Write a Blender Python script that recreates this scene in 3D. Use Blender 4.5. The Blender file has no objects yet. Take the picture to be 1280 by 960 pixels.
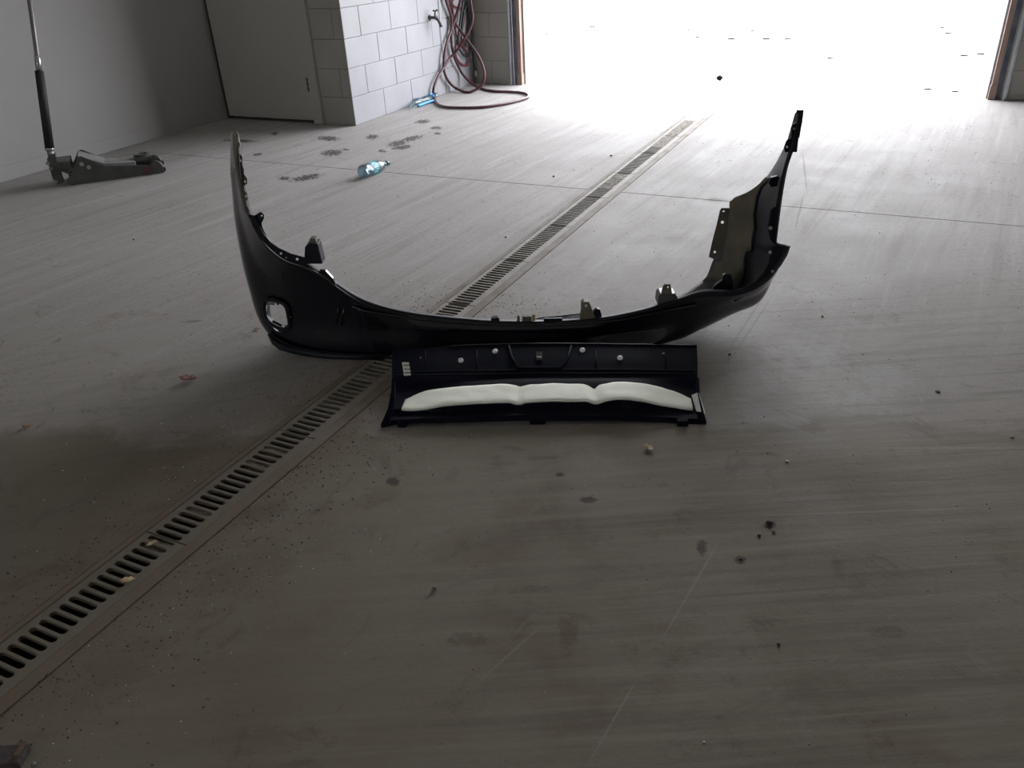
import bpy, bmesh, math, random
from mathutils import Vector, Matrix, noise
from mathutils.geometry import delaunay_2d_cdt
random.seed(7)
C = bpy.context.scene.collection
R = math.radians

# ------------------------------------------------------------------ camera
FPX, PIT, ROL, YAW, CAMH = 1002.9, .511345, -.0508646, -.468513, 1.22324
FW = Vector((math.sin(YAW)*math.cos(PIT), math.cos(YAW)*math.cos(PIT), -math.sin(PIT)))
_r = Vector((math.cos(YAW), -math.sin(YAW), 0)); _u = _r.cross(FW)
RT = math.cos(ROL)*_r + math.sin(ROL)*_u
UP = -math.sin(ROL)*_r + math.cos(ROL)*_u
EYE = Vector((0, 0, CAMH))
cd = bpy.data.cameras.new('camera'); cam = bpy.data.objects.new('camera', cd); C.objects.link(cam)
m = Matrix((RT, UP, -FW)).transposed().to_4x4(); m.translation = EYE
cam.matrix_world = m
cd.sensor_width = 36; cd.lens = FPX/1280*36; cd.clip_start = .02; cd.clip_end = 300
bpy.context.scene.camera = cam

# ------------------------------------------------------------------ sky, exposure
sc = bpy.context.scene
sc.view_settings.view_transform = 'Standard'; sc.view_settings.look = 'None'
sc.view_settings.gamma = 1; sc.view_settings.use_curve_mapping = False
sc.view_settings.exposure = 3.35
w = bpy.data.worlds.new('overcast_sky'); sc.world = w; w.use_nodes = True
wn = w.node_tree.nodes; wl = w.node_tree.links
bg = wn['Background']; bg.inputs['Strength'].default_value = 1.15
tc = wn.new('ShaderNodeTexCoord'); cl = wn.new('ShaderNodeTexNoise'); cl.inputs['Scale'].default_value = 2.5
cl.inputs['Detail'].default_value = 4
cr = wn.new('ShaderNodeValToRGB'); cr.color_ramp.elements[0].position = .3; cr.color_ramp.elements[1].position = .7
cr.color_ramp.elements[0].color = (.90, .93, 1.0, 1); cr.color_ramp.elements[1].color = (1, 1, 1.03, 1)
wl.new(tc.outputs['Generated'], cl.inputs['Vector']); wl.new(cl.outputs['Fac'], cr.inputs['Fac']); wl.new(cr.outputs['Color'], bg.inputs['Color'])
# sampling portal in the doorway (emits nothing itself)
pd = bpy.data.lights.new('doorway_portal', 'AREA'); pd.shape = 'RECTANGLE'; pd.size = 3.74; pd.size_y = 3.1
pd.cycles.is_portal = True
po = bpy.data.objects.new('doorway_portal', pd); C.objects.link(po)
po.location = (-1.42, 7.3, 1.55); po.rotation_euler = (R(-90), 0, 0)   # shines towards -Y

# ------------------------------------------------------------------ helpers
def ray(u, v):
    return FW + RT*((u-640)/FPX) + UP*((480-v)/FPX)
def on_z(u, v, z=0.0):
    d = ray(u, v); return EYE + d*((z-CAMH)/d.z)
def on_x(u, v, x):
    d = ray(u, v); return EYE + d*(x/d.x)
def on_y(u, v, y):
    d = ray(u, v); return EYE + d*(y/d.y)
def on_plane(u, v, p0, n):
    d = ray(u, v); return EYE + d*((p0-EYE).dot(n)/d.dot(n))
def proj(P):
    d = P-EYE; z = d.dot(FW); return (640+FPX*d.dot(RT)/z, 480-FPX*d.dot(UP)/z)

def prop(o, label=None, cat=None, group=None, kind=None):
    if label: o['label'] = label
    if cat: o['category'] = cat
    if group: o['group'] = group
    if kind: o['kind'] = kind
    return o
def empty(name, loc, label=None, cat=None, group=None, rz=0):
    o = bpy.data.objects.new(name, None); C.objects.link(o); o.location = loc; o.rotation_euler = (0, 0, rz)
    o.empty_display_size = .05
    bpy.context.view_layer.update()
    return prop(o, label, cat, group)
def mesh(name, vs, fs, mat, parent=None, smooth=False, world=True, mats=None):
    me = bpy.data.meshes.new(name); me.from_pydata([tuple(v) for v in vs], [], fs); me.validate(); me.update()
    if mat: me.materials.append(mat)
    for x in (mats or []): me.materials.append(x)
    if smooth:
        for p in me.polygons: p.use_smooth = True
    o = bpy.data.objects.new(name, me); C.objects.link(o)
    if parent:
        o.parent = parent
        if world: o.matrix_parent_inverse = world_inv(parent)
    return o
def world_inv(p):
    M = Matrix.Identity(4); q = p; chain = []
    while q: chain.append(q); q = q.parent
    for q in reversed(chain):
        M = M @ q.matrix_parent_inverse @ Matrix.LocRotScale(q.location, q.rotation_euler, q.scale)
    return M.inverted()
def link_copy(o, parent):
    c = o.copy(); C.objects.link(c); c.parent = parent; return c
def recalc(o):
    bm = bmesh.new(); bm.from_mesh(o.data); bmesh.ops.recalc_face_normals(bm, faces=bm.faces); bm.to_mesh(o.data); bm.free(); return o
class MB:
    def __init__(s): s.v = []; s.f = []
    def add(s, vs, fs):
        n = len(s.v); s.v += [Vector(v) for v in vs]; s.f += [tuple(i+n for i in f) for f in fs]; return s
    def box(s, c, d, M=None):
        x, y, z = [k/2 for k in d]
        vs = [Vector((a*x, b*y, e*z)) for a in (-1, 1) for b in (-1, 1) for e in (-1, 1)]
        if M: vs = [M @ v for v in vs]
        return s.add([v+Vector(c) for v in vs], [(0,1,3,2),(4,6,7,5),(0,4,5,1),(2,3,7,6),(0,2,6,4),(1,5,7,3)])
    def tube(s, pts, r, n=10, closed=False):
        pts = [Vector(p) for p in pts]; k = len(pts); rs = r if isinstance(r, (list, tuple)) else [r]*k
        t0 = (pts[1]-pts[0]).normalized(); ref = Vector((0,0,1)) if abs(t0.z) < .9 else Vector((1,0,0))
        a = t0.cross(ref).normalized(); vs = []; fs = []
        for i, p in enumerate(pts):
            if closed: t = (pts[(i+1) % k]-pts[i-1]).normalized()
            else: t = (pts[min(i+1, k-1)]-pts[max(i-1, 0)]).normalized()
            a = (a - t*a.dot(t)); a = a.normalized() if a.length > 1e-6 else t.orthogonal().normalized()
            b = t.cross(a)
            for j in range(n):
                th = 2*math.pi*j/n; vs.append(p + (a*math.cos(th)+b*math.sin(th))*rs[i])
        for i in range(k-1 if not closed else k):
            for j in range(n):
                i2 = (i+1) % k
                fs.append((i*n+j, i*n+(j+1) % n, i2*n+(j+1) % n, i2*n+j))
        if not closed: fs += [tuple(range(n))[::-1], tuple((k-1)*n+j for j in range(n))]
        return s.add(vs, fs)
    def lathe(s, prof, org, axis, n=20, squash=None):
        axis = Vector(axis).normalized(); a = axis.orthogonal().normalized(); b = axis.cross(a); vs = []; fs = []
        for (h, r) in prof:
            for j in range(n):
                th = 2*math.pi*j/n; vs.append(Vector(org)+axis*h+(a*math.cos(th)+b*math.sin(th))*max(r, 1e-5))
        for i in range(len(prof)-1):
            for j in range(n): fs.append((i*n+j, i*n+(j+1) % n, (i+1)*n+(j+1) % n, (i+1)*n+j))
        fs += [tuple(range(n))[::-1], tuple((len(prof)-1)*n+j for j in range(n))]
        return s.add(vs, fs)
    def out(s, name, mat, parent=None, smooth=False, world=True, bevel=0):
        o = mesh(name, s.v, s.f, mat, parent, smooth, world)
        if bevel: bev(o, bevel)
        return o
def bev(o, w_, seg=2):
    b = o.modifiers.new('bevel', 'BEVEL'); b.width = w_; b.segments = seg; b.limit_method = 'ANGLE'; b.angle_limit = R(40); return o
def solid(o, t, off=1, moff=0):
    s = o.modifiers.new('solidify', 'SOLIDIFY'); s.thickness = t; s.offset = off; s.material_offset = moff; return o
def circ(u, v, r, n=10, ry=None):
    ry = ry or r
    return [(u+r*math.cos(2*math.pi*i/n), v+ry*math.sin(2*math.pi*i/n)) for i in range(n)]
def plate(name, outline, holes, fn, mat, parent, t=.003, smooth=False, grid=None, world=True, solidify=True):
    """flat or curved sheet with real holes: 2-D outline and holes, fn maps 2-D to 3-D"""
    pts = [Vector(p) for p in outline]; edges = [(i, (i+1) % len(outline)) for i in range(len(outline))]
    for h in holes:
        n = len(pts); pts += [Vector(p) for p in h]; edges += [(n+i, n+(i+1) % len(h)) for i in range(len(h))]
    def inside(x, y, poly):
        c = False
        for i in range(len(poly)):
            (x1, y1), (x2, y2) = poly[i], poly[i-1]
            if (y1 > y) != (y2 > y) and x < (x2-x1)*(y-y1)/(y2-y1)+x1: c = not c
        return c
    if grid:
        us = [p[0] for p in outline]; vs_ = [p[1] for p in outline]
        x = min(us)+grid*.5
        while x < max(us):
            y = min(vs_)+grid*.5
            while y < max(vs_):
                if inside(x, y, outline) and not any(inside(x, y, h) for h in holes): pts.append(Vector((x, y)))
                y += grid
            x += grid
    rv = delaunay_2d_cdt(pts, edges, [], 0, 1e-6)
    fs = []
    for f in rv[2]:
        cx = sum(rv[0][k].x for k in f)/len(f); cy = sum(rv[0][k].y for k in f)/len(f)
        if inside(cx, cy, outline) and not any(inside(cx, cy, h) for h in holes): fs.append(tuple(f))
    vs = [fn(p.x, p.y) for p in rv[0]]
    o = mesh(name, vs, fs, mat, parent, smooth, world)
    if solidify: solid(o, t, 0)
    return o

# ------------------------------------------------------------------ materials
def mat(name, col, rough=.5, metal=0, col2=None, scale=20, detail=4, bump=0, bscale=None, coat=0, spec=None, stretch=None, lo=.35, hi=.65):
    m = bpy.data.materials.new(name); m.use_nodes = True; nt = m.node_tree; p = nt.nodes['Principled BSDF']
    p.inputs['Base Color'].default_value = (*col, 1); p.inputs['Roughness'].default_value = rough; p.inputs['Metallic'].default_value = metal
    if coat: p.inputs['Coat Weight'].default_value = coat; p.inputs['Coat Roughness'].default_value = .04
    if spec is not None: p.inputs['Specular IOR Level'].default_value = spec
    g = nt.nodes.new('ShaderNodeNewGeometry'); src = g.outputs['Position']
    if stretch:
        mp = nt.nodes.new('ShaderNodeMapping'); mp.inputs['Scale'].default_value = stretch; nt.links.new(src, mp.inputs['Vector']); src = mp.outputs[0]
    if col2:
        n = nt.nodes.new('ShaderNodeTexNoise'); n.inputs['Scale'].default_value = scale; n.inputs['Detail'].default_value = detail
        nt.links.new(src, n.inputs['Vector'])
        r = nt.nodes.new('ShaderNodeValToRGB'); r.color_ramp.elements[0].position = lo; r.color_ramp.elements[1].position = hi
        r.color_ramp.elements[0].color = (*col, 1); r.color_ramp.elements[1].color = (*col2, 1)
        nt.links.new(n.outputs['Fac'], r.inputs['Fac']); nt.links.new(r.outputs['Color'], p.inputs['Base Color'])
    if bump:
        n2 = nt.nodes.new('ShaderNodeTexNoise'); n2.inputs['Scale'].default_value = bscale or scale*3; n2.inputs['Detail'].default_value = 5
        nt.links.new(src, n2.inputs['Vector'])
        b = nt.nodes.new('ShaderNodeBump'); b.inputs['Strength'].default_value = bump; b.inputs['Distance'].default_value = .002
        nt.links.new(n2.outputs['Fac'], b.inputs['Height']); nt.links.new(b.outputs[0], p.inputs['Normal'])
    return m

M = {}
M['paint_white'] = mat('painted_block', (.275, .275, .295), .55, col2=(.31, .31, .33), scale=3, bump=.5, bscale=160)
M['paint_grey'] = mat('painted_grey_block', (.27, .26, .235), .6, col2=(.30, .29, .265), scale=3, bump=.5, bscale=160)
M['mortar'] = mat('painted_mortar', (.27, .27, .288), .8, col2=(.30, .30, .32), scale=9)
M['mortar_grey'] = mat('grey_mortar', (.25, .24, .22), .8, col2=(.28, .27, .25), scale=9)
M['wall_panel'] = mat('painted_wall', (.275, .268, .262), .6, col2=(.30, .293, .288), scale=1.5, bump=.15, bscale=120)
M['wall_plain'] = mat('bay_wall', (.46, .44, .40), .7, col2=(.50, .48, .44), scale=2)
M['ceiling'] = mat('ceiling_paint', (.55, .53, .49), .8)
M['door'] = mat('door_paint', (.32, .31, .275), .5, col2=(.34, .33, .295), scale=2)
M['void'] = mat('gap_shade', (.03, .03, .028), .9)  # near-black: shade of gaps and slits put into the colour
M['steel'] = mat('galvanised_steel', (.55, .57, .60), .42, .8, col2=(.42, .44, .47), scale=15)
M['track'] = mat('dark_track_steel', (.10, .11, .14), .5, .3, col2=(.16, .17, .20), scale=12)
M['jamb'] = mat('rust_brown_jamb', (.22, .15, .12), .7, col2=(.34, .25, .20), scale=10, stretch=(1, 1, .2))
M['black_paint'] = mat('gloss_black_paint', (.0022, .0028, .007), .14, coat=.7, spec=.35)
M['black_plastic'] = mat('black_plastic', (.005, .006, .011), .5, spec=.2, col2=(.009, .010, .015), scale=12)
M['panel_plastic'] = mat('textured_black_plastic', (.003, .004, .010), .75, spec=.08, bump=.2, bscale=500)
M['dirty_plastic'] = mat('dusty_inner_plastic', (.055, .056, .066), .42, spec=.5, col2=(.12, .112, .095), scale=5, lo=.4, hi=.75)
M['dusty_brown'] = mat('dusty_brown_plastic', (.085, .078, .057), .6, spec=.3, col2=(.16, .142, .095), scale=9, lo=.3, hi=.7)
M['foam'] = mat('pale_foam', (.93, .96, .86), .85, col2=(.88, .91, .80), scale=14, bump=.5, bscale=60)
M['white'] = mat('off_white_plastic', (.72, .73, .74), .4)
M['film'] = mat('silver_film', (.62, .63, .66), .3, .2)
M['clip'] = mat('clip_metal', (.62, .62, .63), .45, .3)
def dirty(m, col_in, k=.85):
    nt = m.node_tree; p = nt.nodes['Principled BSDF']; src = p.inputs['Base Color'].links[0].from_socket
    g_ = nt.nodes.new('ShaderNodeNewGeometry'); sp_ = nt.nodes.new('ShaderNodeSeparateXYZ'); nt.links.new(g_.outputs['Position'], sp_.inputs[0])
    n = nt.nodes.new('ShaderNodeTexNoise'); n.inputs['Scale'].default_value = 4; n.inputs['Detail'].default_value = 6; nt.links.new(g_.outputs['Position'], n.inputs['Vector'])
    a = nt.nodes.new('ShaderNodeMath'); a.operation = 'MULTIPLY_ADD'; a.inputs[1].default_value = 1.6; nt.links.new(n.outputs['Fac'], a.inputs[0]); nt.links.new(sp_.outputs['Y'], a.inputs[2])
    r = nt.nodes.new('ShaderNodeMapRange'); r.inputs['From Min'].default_value = 2.0; r.inputs['From Max'].default_value = 4.0; r.inputs['To Min'].default_value = k; r.inputs['To Max'].default_value = 0
    nt.links.new(a.outputs[0], r.inputs['Value'])
    x = nt.nodes.new('ShaderNodeMix'); x.data_type = 'RGBA'; nt.links.new(r.outputs[0], x.inputs['Factor']); nt.links.new(src, x.inputs[6]); x.inputs[7].default_value = (*col_in, 1)
    nt.links.new(x.outputs[2], p.inputs['Base Color']); return m
M['iron'] = mat('cast_grate', (.24, .225, .20), .75, 0, col2=(.30, .285, .26), scale=18, bump=.5, bscale=200); dirty(M['iron'], (.105, .088, .062), .9)
M['rail'] = mat('grout_rail', (.24, .215, .19), .85, col2=(.15, .115, .085), scale=9, bump=.5, bscale=120, lo=.45, hi=.75); dirty(M['rail'], (.10, .074, .045), .85)
M['channel'] = mat('drain_channel', (.035, .03, .025), .85, col2=(.06, .05, .04), scale=20)
M['dirt'] = mat('packed_dirt', (.17, .145, .115), .95, col2=(.26, .23, .19), scale=30, bump=.8, bscale=250)
M['hose_red'] = mat('dark_red_rubber', (.045, .010, .014), .4, col2=(.07, .018, .022), scale=12)
M['hose_pink'] = mat('faded_red_rubber', (.12, .03, .035), .45)
M['hose_black'] = mat('black_rubber', (.02, .02, .022), .45)
M['brass'] = mat('tarnished_metal', (.10, .09, .085), .4, .7)
M['jack_body'] = mat('jack_dark_paint', (.045, .048, .044), .45, .1, col2=(.07, .07, .065), scale=20)
M['jack_top'] = mat('jack_grey_steel', (.30, .30, .30), .45, .3, col2=(.22, .22, .22), scale=12)
M['jack_red'] = mat('jack_red_marking', (.16, .02, .022), .5)
M['jack_oily'] = mat('oily_brass', (.10, .105, .05), .4, .3, col2=(.18, .18, .10), scale=40)
M['grip'] = mat('foam_grip', (.008, .008, .008), .7)
M['chrome'] = mat('worn_chrome', (.42, .42, .45), .3, .9)
M['rod'] = mat('grey_rod', (.20, .185, .19), .4, .6)
M['teal'] = mat('teal_label', (.03, .38, .48), .4)
M['cap'] = mat('dark_teal_cap', (.01, .085, .085), .4)
M['blue'] = mat('blue_wrapper', (.06, .30, .66), .4)
M['leaf'] = mat('dead_leaf', (.26, .15, .09), .8, col2=(.16, .09, .05), scale=90)
M['leaf_yellow'] = mat('tan_leaf', (.42, .34, .20), .8, col2=(.30, .22, .12), scale=90)
M['leaf_red'] = mat('red_brown_leaf', (.20, .10, .08), .8, col2=(.10, .045, .035), scale=90)
M['stone'] = mat('grey_pebble', (.10, .10, .095), .8, col2=(.17, .165, .15), scale=60)
M['stone_light'] = mat('light_chip', (.62, .60, .56), .7)
M['stone_dark'] = mat('dark_clod', (.035, .03, .027), .9, col2=(.06, .05, .045), scale=80)
M['grit'] = mat('loose_grit', (.035, .029, .023), .9, col2=(.13, .115, .095), scale=14)
M['leaf_black'] = mat('wet_black_leaf', (.010, .009, .008), .9, spec=.05)
M['rust'] = mat('rusty_metal', (.16, .08, .03), .8, col2=(.08, .05, .03), scale=40)

def clear_plastic(name, col):
    m = bpy.data.materials.new(name); m.use_nodes = True; nt = m.node_tree; nt.nodes.remove(nt.nodes['Principled BSDF'])
    out = nt.nodes['Material Output']; tr = nt.nodes.new('ShaderNodeBsdfTransparent'); tr.inputs[0].default_value = (*col, 1)
    gl = nt.nodes.new('ShaderNodeBsdfGlossy'); gl.inputs['Roughness'].default_value = .12
    df = nt.nodes.new('ShaderNodeBsdfTranslucent'); df.inputs[0].default_value = (.8, .92, .98, 1)
    fr = nt.nodes.new('ShaderNodeFresnel'); fr.inputs[0].default_value = 1.55
    m1 = nt.nodes.new('ShaderNodeMixShader'); m1.inputs[0].default_value = .45
    m2 = nt.nodes.new('ShaderNodeMixShader')
    nt.links.new(tr.outputs[0], m1.inputs[1]); nt.links.new(df.outputs[0], m1.inputs[2])
    nt.links.new(fr.outputs[0], m2.inputs[0]); nt.links.new(m1.outputs[0], m2.inputs[1]); nt.links.new(gl.outputs[0], m2.inputs[2])
    nt.links.new(m2.outputs[0], out.inputs[0]); return m
M['pet'] = clear_plastic('clear_bottle_plastic', (.72, .88, .95))

# concrete floor -------------------------------------------------------
def floor_material():
    m = bpy.data.materials.new('stained_concrete'); m.use_nodes = True; nt = m.node_tree; N = nt.nodes; L = nt.links
    p = N['Principled BSDF']; geo = N.new('ShaderNodeNewGeometry'); P = geo.outputs['Position']
    def noise_(scale, detail=5, rough=.55, st=None, rz=0, dist=0):
        src = P
        if st or rz:
            mp = N.new('ShaderNodeMapping'); mp.inputs['Rotation'].default_value = (0, 0, rz); mp.inputs['Scale'].default_value = (1, 1, 1)
            L.new(src, mp.inputs[0]); src = mp.outputs[0]
            if st:
                mp2 = N.new('ShaderNodeMapping'); mp2.inputs['Scale'].default_value = st; L.new(src, mp2.inputs[0]); src = mp2.outputs[0]
        n = N.new('ShaderNodeTexNoise'); n.inputs['Scale'].default_value = scale; n.inputs['Detail'].default_value = detail
        n.inputs['Roughness'].default_value = rough; n.inputs['Distortion'].default_value = dist; L.new(src, n.inputs['Vector']); return n.outputs['Fac']
    def ramp(fac, a, b, ca=0., cb=1.):
        r = N.new('ShaderNodeMapRange'); r.inputs['From Min'].default_value = a; r.inputs['From Max'].default_value = b
        r.inputs['To Min'].default_value = ca; r.inputs['To Max'].default_value = cb; r.interpolation_type = 'SMOOTHSTEP'; L.new(fac, r.inputs['Value']); return r.outputs[0]
    def math_(op, a, b=None, c=None):
        n = N.new('ShaderNodeMath'); n.operation = op
        for i, x in enumerate((a, b, c)):
            if x is None: continue
            if isinstance(x, (int, float)): n.inputs[i].default_value = x
            else: L.new(x, n.inputs[i])
        return n.outputs[0]
    def mix(fac, a, b):
        n = N.new('ShaderNodeMix'); n.data_type = 'RGBA'
        if isinstance(fac, (int, float)): n.inputs['Factor'].default_value = fac
        else: L.new(fac, n.inputs['Factor'])
        for k, x in ((6, a), (7, b)):
            if isinstance(x, tuple): n.inputs[k].default_value = (*x, 1)
            else: L.new(x, n.inputs[k])
        return n.outputs[2]
    sep = N.new('ShaderNodeSeparateXYZ'); L.new(P, sep.inputs[0])
    big = noise_(.55, 4); mid = noise_(2.6, 6, .62, dist=.4); fine = noise_(60, 4, .7)
    def halfplane(p_, q_, w_, nz):
        d = (q_-p_).normalized(); n_ = Vector((-d.y, d.x, 0))
        v = N.new('ShaderNodeVectorMath'); v.operation = 'DOT_PRODUCT'; L.new(P, v.inputs[0]); v.inputs[1].default_value = tuple(n_)
        return ramp(math_('ADD', math_('ADD', v.outputs['Value'], -n_.dot(p_)), math_('MULTIPLY', math_('SUBTRACT', nz, .5), .35)), -w_, w_)
    ang_near = math.atan2(*(lambda d: (d.y, d.x))(on_z(1250, 700)-on_z(900, 722)))
    ang_left = math.atan2(*(lambda d: (d.y, d.x))(on_z(330, 560)-on_z(20, 640)))
    s_near = noise_(1.0, 7, .72, st=(1.1, 26, 1), rz=-ang_near, dist=.25)
    s_left = noise_(1.0, 6, .7, st=(1.0, 16, 1), rz=-ang_left, dist=.3)
    s_far = noise_(1.0, 6, .7, st=(16, .9, 1), rz=R(5), dist=.3)
    speck = noise_(55, 3, .6); mask = noise_(1.6, 4, .6)
    scuff = noise_(7, 8, .8, st=(.7, 1.5, 1), rz=R(20), dist=1.6); scuff2 = noise_(14, 6, .8, st=(1.5, .6, 1), dist=2.2)
    streak = s_near
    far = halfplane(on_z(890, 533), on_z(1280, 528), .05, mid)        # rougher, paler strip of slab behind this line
    farther = ramp(math_('ADD', math_('ADD', math_('MULTIPLY', math_('ADD', sep.outputs['X'], 1.2), -.38), sep.outputs['Y']), math_('MULTIPLY', mid, .8)), 1.75, 3.8)  # paler towards the doorway: slab tone plus daylight falloff put into the colour
    col = mix(ramp(big, .35, .65), (.176, .157, .122), (.148, .131, .100))
    brown = math_('MULTIPLY', ramp(mid, .45, .70), ramp(big, .3, .6, .75, .35))
    col = mix(brown, col, (.112, .083, .051))
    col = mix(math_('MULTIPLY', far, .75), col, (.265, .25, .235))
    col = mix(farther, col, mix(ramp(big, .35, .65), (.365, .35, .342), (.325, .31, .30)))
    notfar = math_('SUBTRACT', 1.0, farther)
    right = math_('MULTIPLY', notfar, ramp(math_('ADD', sep.outputs['X'], math_('MULTIPLY', mid, 1.2)), -.5, .5, .22, 1))
    col = mix(math_('MULTIPLY', math_('MULTIPLY', ramp(s_near, .48, .66), right), .50), col, (.095, .080, .064))
    col = mix(math_('MULTIPLY', math_('MULTIPLY', ramp(s_near, .50, .34), right), .38), col, (.235, .222, .198))
    col = mix(math_('MULTIPLY', ramp(s_left, .52, .68), math_('MULTIPLY', notfar, .25)), col, (.105, .088, .07))
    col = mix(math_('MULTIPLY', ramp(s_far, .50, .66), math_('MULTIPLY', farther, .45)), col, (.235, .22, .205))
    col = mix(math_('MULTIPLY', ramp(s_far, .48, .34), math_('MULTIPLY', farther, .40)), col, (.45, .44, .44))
    col = mix(math_('MULTIPLY', ramp(scuff, .60, .68), math_('ADD', math_('MULTIPLY', far, .50), .22)), col, (.105, .094, .083))
    col = mix(math_('MULTIPLY', ramp(scuff2, .62, .70), math_('MULTIPLY', far, .50)), col, (.12, .108, .098))
    col = mix(math_('MULTIPLY', ramp(scuff2, .40, .34), math_('MULTIPLY', far, .45)), col, (.34, .335, .33))
    tick = noise_(42, 3, .65, st=(1, 2.2, 1), rz=R(-25), dist=.6)
    col = mix(math_('MULTIPLY', ramp(tick, .60, .66), math_('MULTIPLY', ramp(mask, .40, .58), math_('ADD', math_('MULTIPLY', far, .45), .10))), col, (.10, .09, .08))
    grime = noise_(5.5, 8, .78, dist=.8)
    col = mix(math_('MULTIPLY', ramp(grime, .54, .66), math_('ADD', math_('MULTIPLY', notfar, .42), .08)), col, (.085, .062, .038))
    col = mix(math_('MULTIPLY', ramp(grime, .42, .34), math_('MULTIPLY', notfar, .30)), col, (.20, .188, .165))
    col = mix(math_('MULTIPLY', ramp(speck, .66, .73), math_('MULTIPLY', ramp(mask, .42, .6), .75)), col, (.07, .06, .05))
    col = mix(math_('MULTIPLY', ramp(fine, .3, .7), .14), col, (.16, .145, .13))
    # rust-brown band along the drain
    dx = math_('ABSOLUTE', math_('ADD', sep.outputs['X'], 1.43))
    band = math_('MULTIPLY', ramp(math_('ADD', dx, math_('MULTIPLY', mid, .16)), .13, .30, 1, 0), ramp(sep.outputs['Y'], 1.2, 3.2, .75, .25))
    col = mix(math_('MULTIPLY', band, .7), col, (.12, .085, .055))
    # stains and scratches, each at its own place on the slab
    def ell(u, v, ru, rv, ang=0):
        c = on_z(u, v); ca, sa = math.cos(R(ang)), math.sin(R(ang))
        a = on_z(u+ru*ca, v+ru*sa)-c; b = on_z(u-rv*sa, v+rv*ca)-c
        det = a.x*b.y-a.y*b.x
        r1 = Vector((b.y/det, -b.x/det, 0)); r2 = Vector((-a.y/det, a.x/det, 0))
        d = []
        for r_ in (r1, r2):
            n = N.new('ShaderNodeVectorMath'); n.operation = 'DOT_PRODUCT'; L.new(P, n.inputs[0]); n.inputs[1].default_value = tuple(r_)
            d.append(math_('POWER', math_('ADD', n.outputs['Value'], -r_.dot(c)), 2.0))
        return math_('ADD', d[0], d[1])
    def stains(lst, colr, k, rough_edge=1.3, hatch=None):
        nonlocal col
        acc = None
        for e in lst:
            s = ell(*e); acc = s if acc is None else math_('MINIMUM', acc, s)
        f = ramp(math_('ADD', acc, math_('MULTIPLY', math_('SUBTRACT', hatch or fine2, .5), rough_edge*2.2)), .3, 1.3, k, 0)
        col = mix(f, col, colr)
    fine2 = noise_(38, 6, .85)
    hatch = noise_(26, 4, .7, st=(1, 2.6, 1), rz=R(30))
    stains([(410, 173, 14, 3, 2), (415, 191, 13, 4, -4), (432, 187, 4, 1.5), (465, 171, 8, 3, -5), (497, 179, 13, 3.5, -12), (515, 173, 13, 3, -12),
            (502, 184, 12, 3, -5), (383, 222, 20, 3.6, -10), (355, 223, 8, 2.5, -4), (478, 189, 5, 2, 5), (547, 167, 4, 1.5, 0), (343, 167, 5, 2, -5), (300, 176, 20, 2, 3), (322, 193, 6, 1.6, -8), (528, 152, 9, 2.5, -4), (545, 160, 7, 2, 0)],
           (.055, .052, .05), .95, 3.2, hatch)
    stains([(491, 602, 9, 6, 0), (877, 684, 7, 10, 0), (925, 700, 7, 6, 0), (962, 656, 9, 5, 0), (736, 625, 12, 4, 0), (700, 593, 6, 3, 0)], (.035, .025, .02), .8, 1.6)
    stains([(300, 715, 60, 30, -30), (150, 835, 75, 26, -30), (250, 555, 60, 24, -20), (470, 620, 30, 12, -20)], (.085, .06, .034), .28, 4.5, grime)
    stains([(680, 573, 22, 3, -3), (895, 250, 14, 3, 0), (640, 560, 16, 3, 8), (1110, 790, 30, 8, 0), (330, 640, 40, 12, -20), (585, 800, 26, 10, 0), (710, 790, 12, 26, 0), (240, 402, 12, 2, -6), (1015, 535, 16, 8, 0), (680, 520, 30, 5, 0)], (.09, .068, .045), .5, 3.0)
    stains([(950, 232, 9, 22, 10), (940, 480, 30, 22, -20), (1005, 445, 50, 30, 10), (1110, 470, 34, 12, 8), (965, 520, 40, 14, 5), (1080, 495, 40, 8, -4)], (.34, .34, .35), .30, 5.0, scuff)
    stains([(866, 733, 1.8, 84, 30), (768, 898, 1.8, 66, 30), (640, 815, 1.3, 60, 48), (245, 462, 1.5, 70, 53), (258, 457, 1.5, 62, 53), (1075, 640, 150, 1.4, -2), (1190, 560, 130, 1.2, 0)], (.30, .285, .26), .26, .8)
    stains([(1006, 215, 1.6, 30, -6), (1000, 262, 1.5, 26, 14), (935, 400, 1.2, 50, 33), (943, 404, 1.2, 48, 33), (1020, 626, 170, 1.6, -3), (960, 740, 120, 2.0, -4), (690, 668, 90, 1.5, -3), (880, 645, 150, 1.4, -6), (70, 640, 80, 1.4, -24), (1180, 600, 120, 1.2, -1)], (.11, .098, .086), .45, .6)
    L.new(col, p.inputs['Base Color'])
    L.new(ramp(mid, .3, .7, .70, .82), p.inputs['Roughness']); p.inputs['Specular IOR Level'].default_value = .22
    b = N.new('ShaderNodeBump'); b.inputs['Strength'].default_value = .5; b.inputs['Distance'].default_value = .0025
    h = math_('ADD', math_('ADD', math_('MULTIPLY', fine, .5), math_('MULTIPLY', scuff, .5)), math_('MULTIPLY', streak, .6))
    L.new(h, b.inputs['Height']); L.new(b.outputs[0], p.inputs['Normal'])
    return m
M['floor'] = floor_material()
M['apron'] = mat('outside_concrete', (.50, .49, .47), .8, col2=(.42, .41, .39), scale=5, bump=.4)

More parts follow.
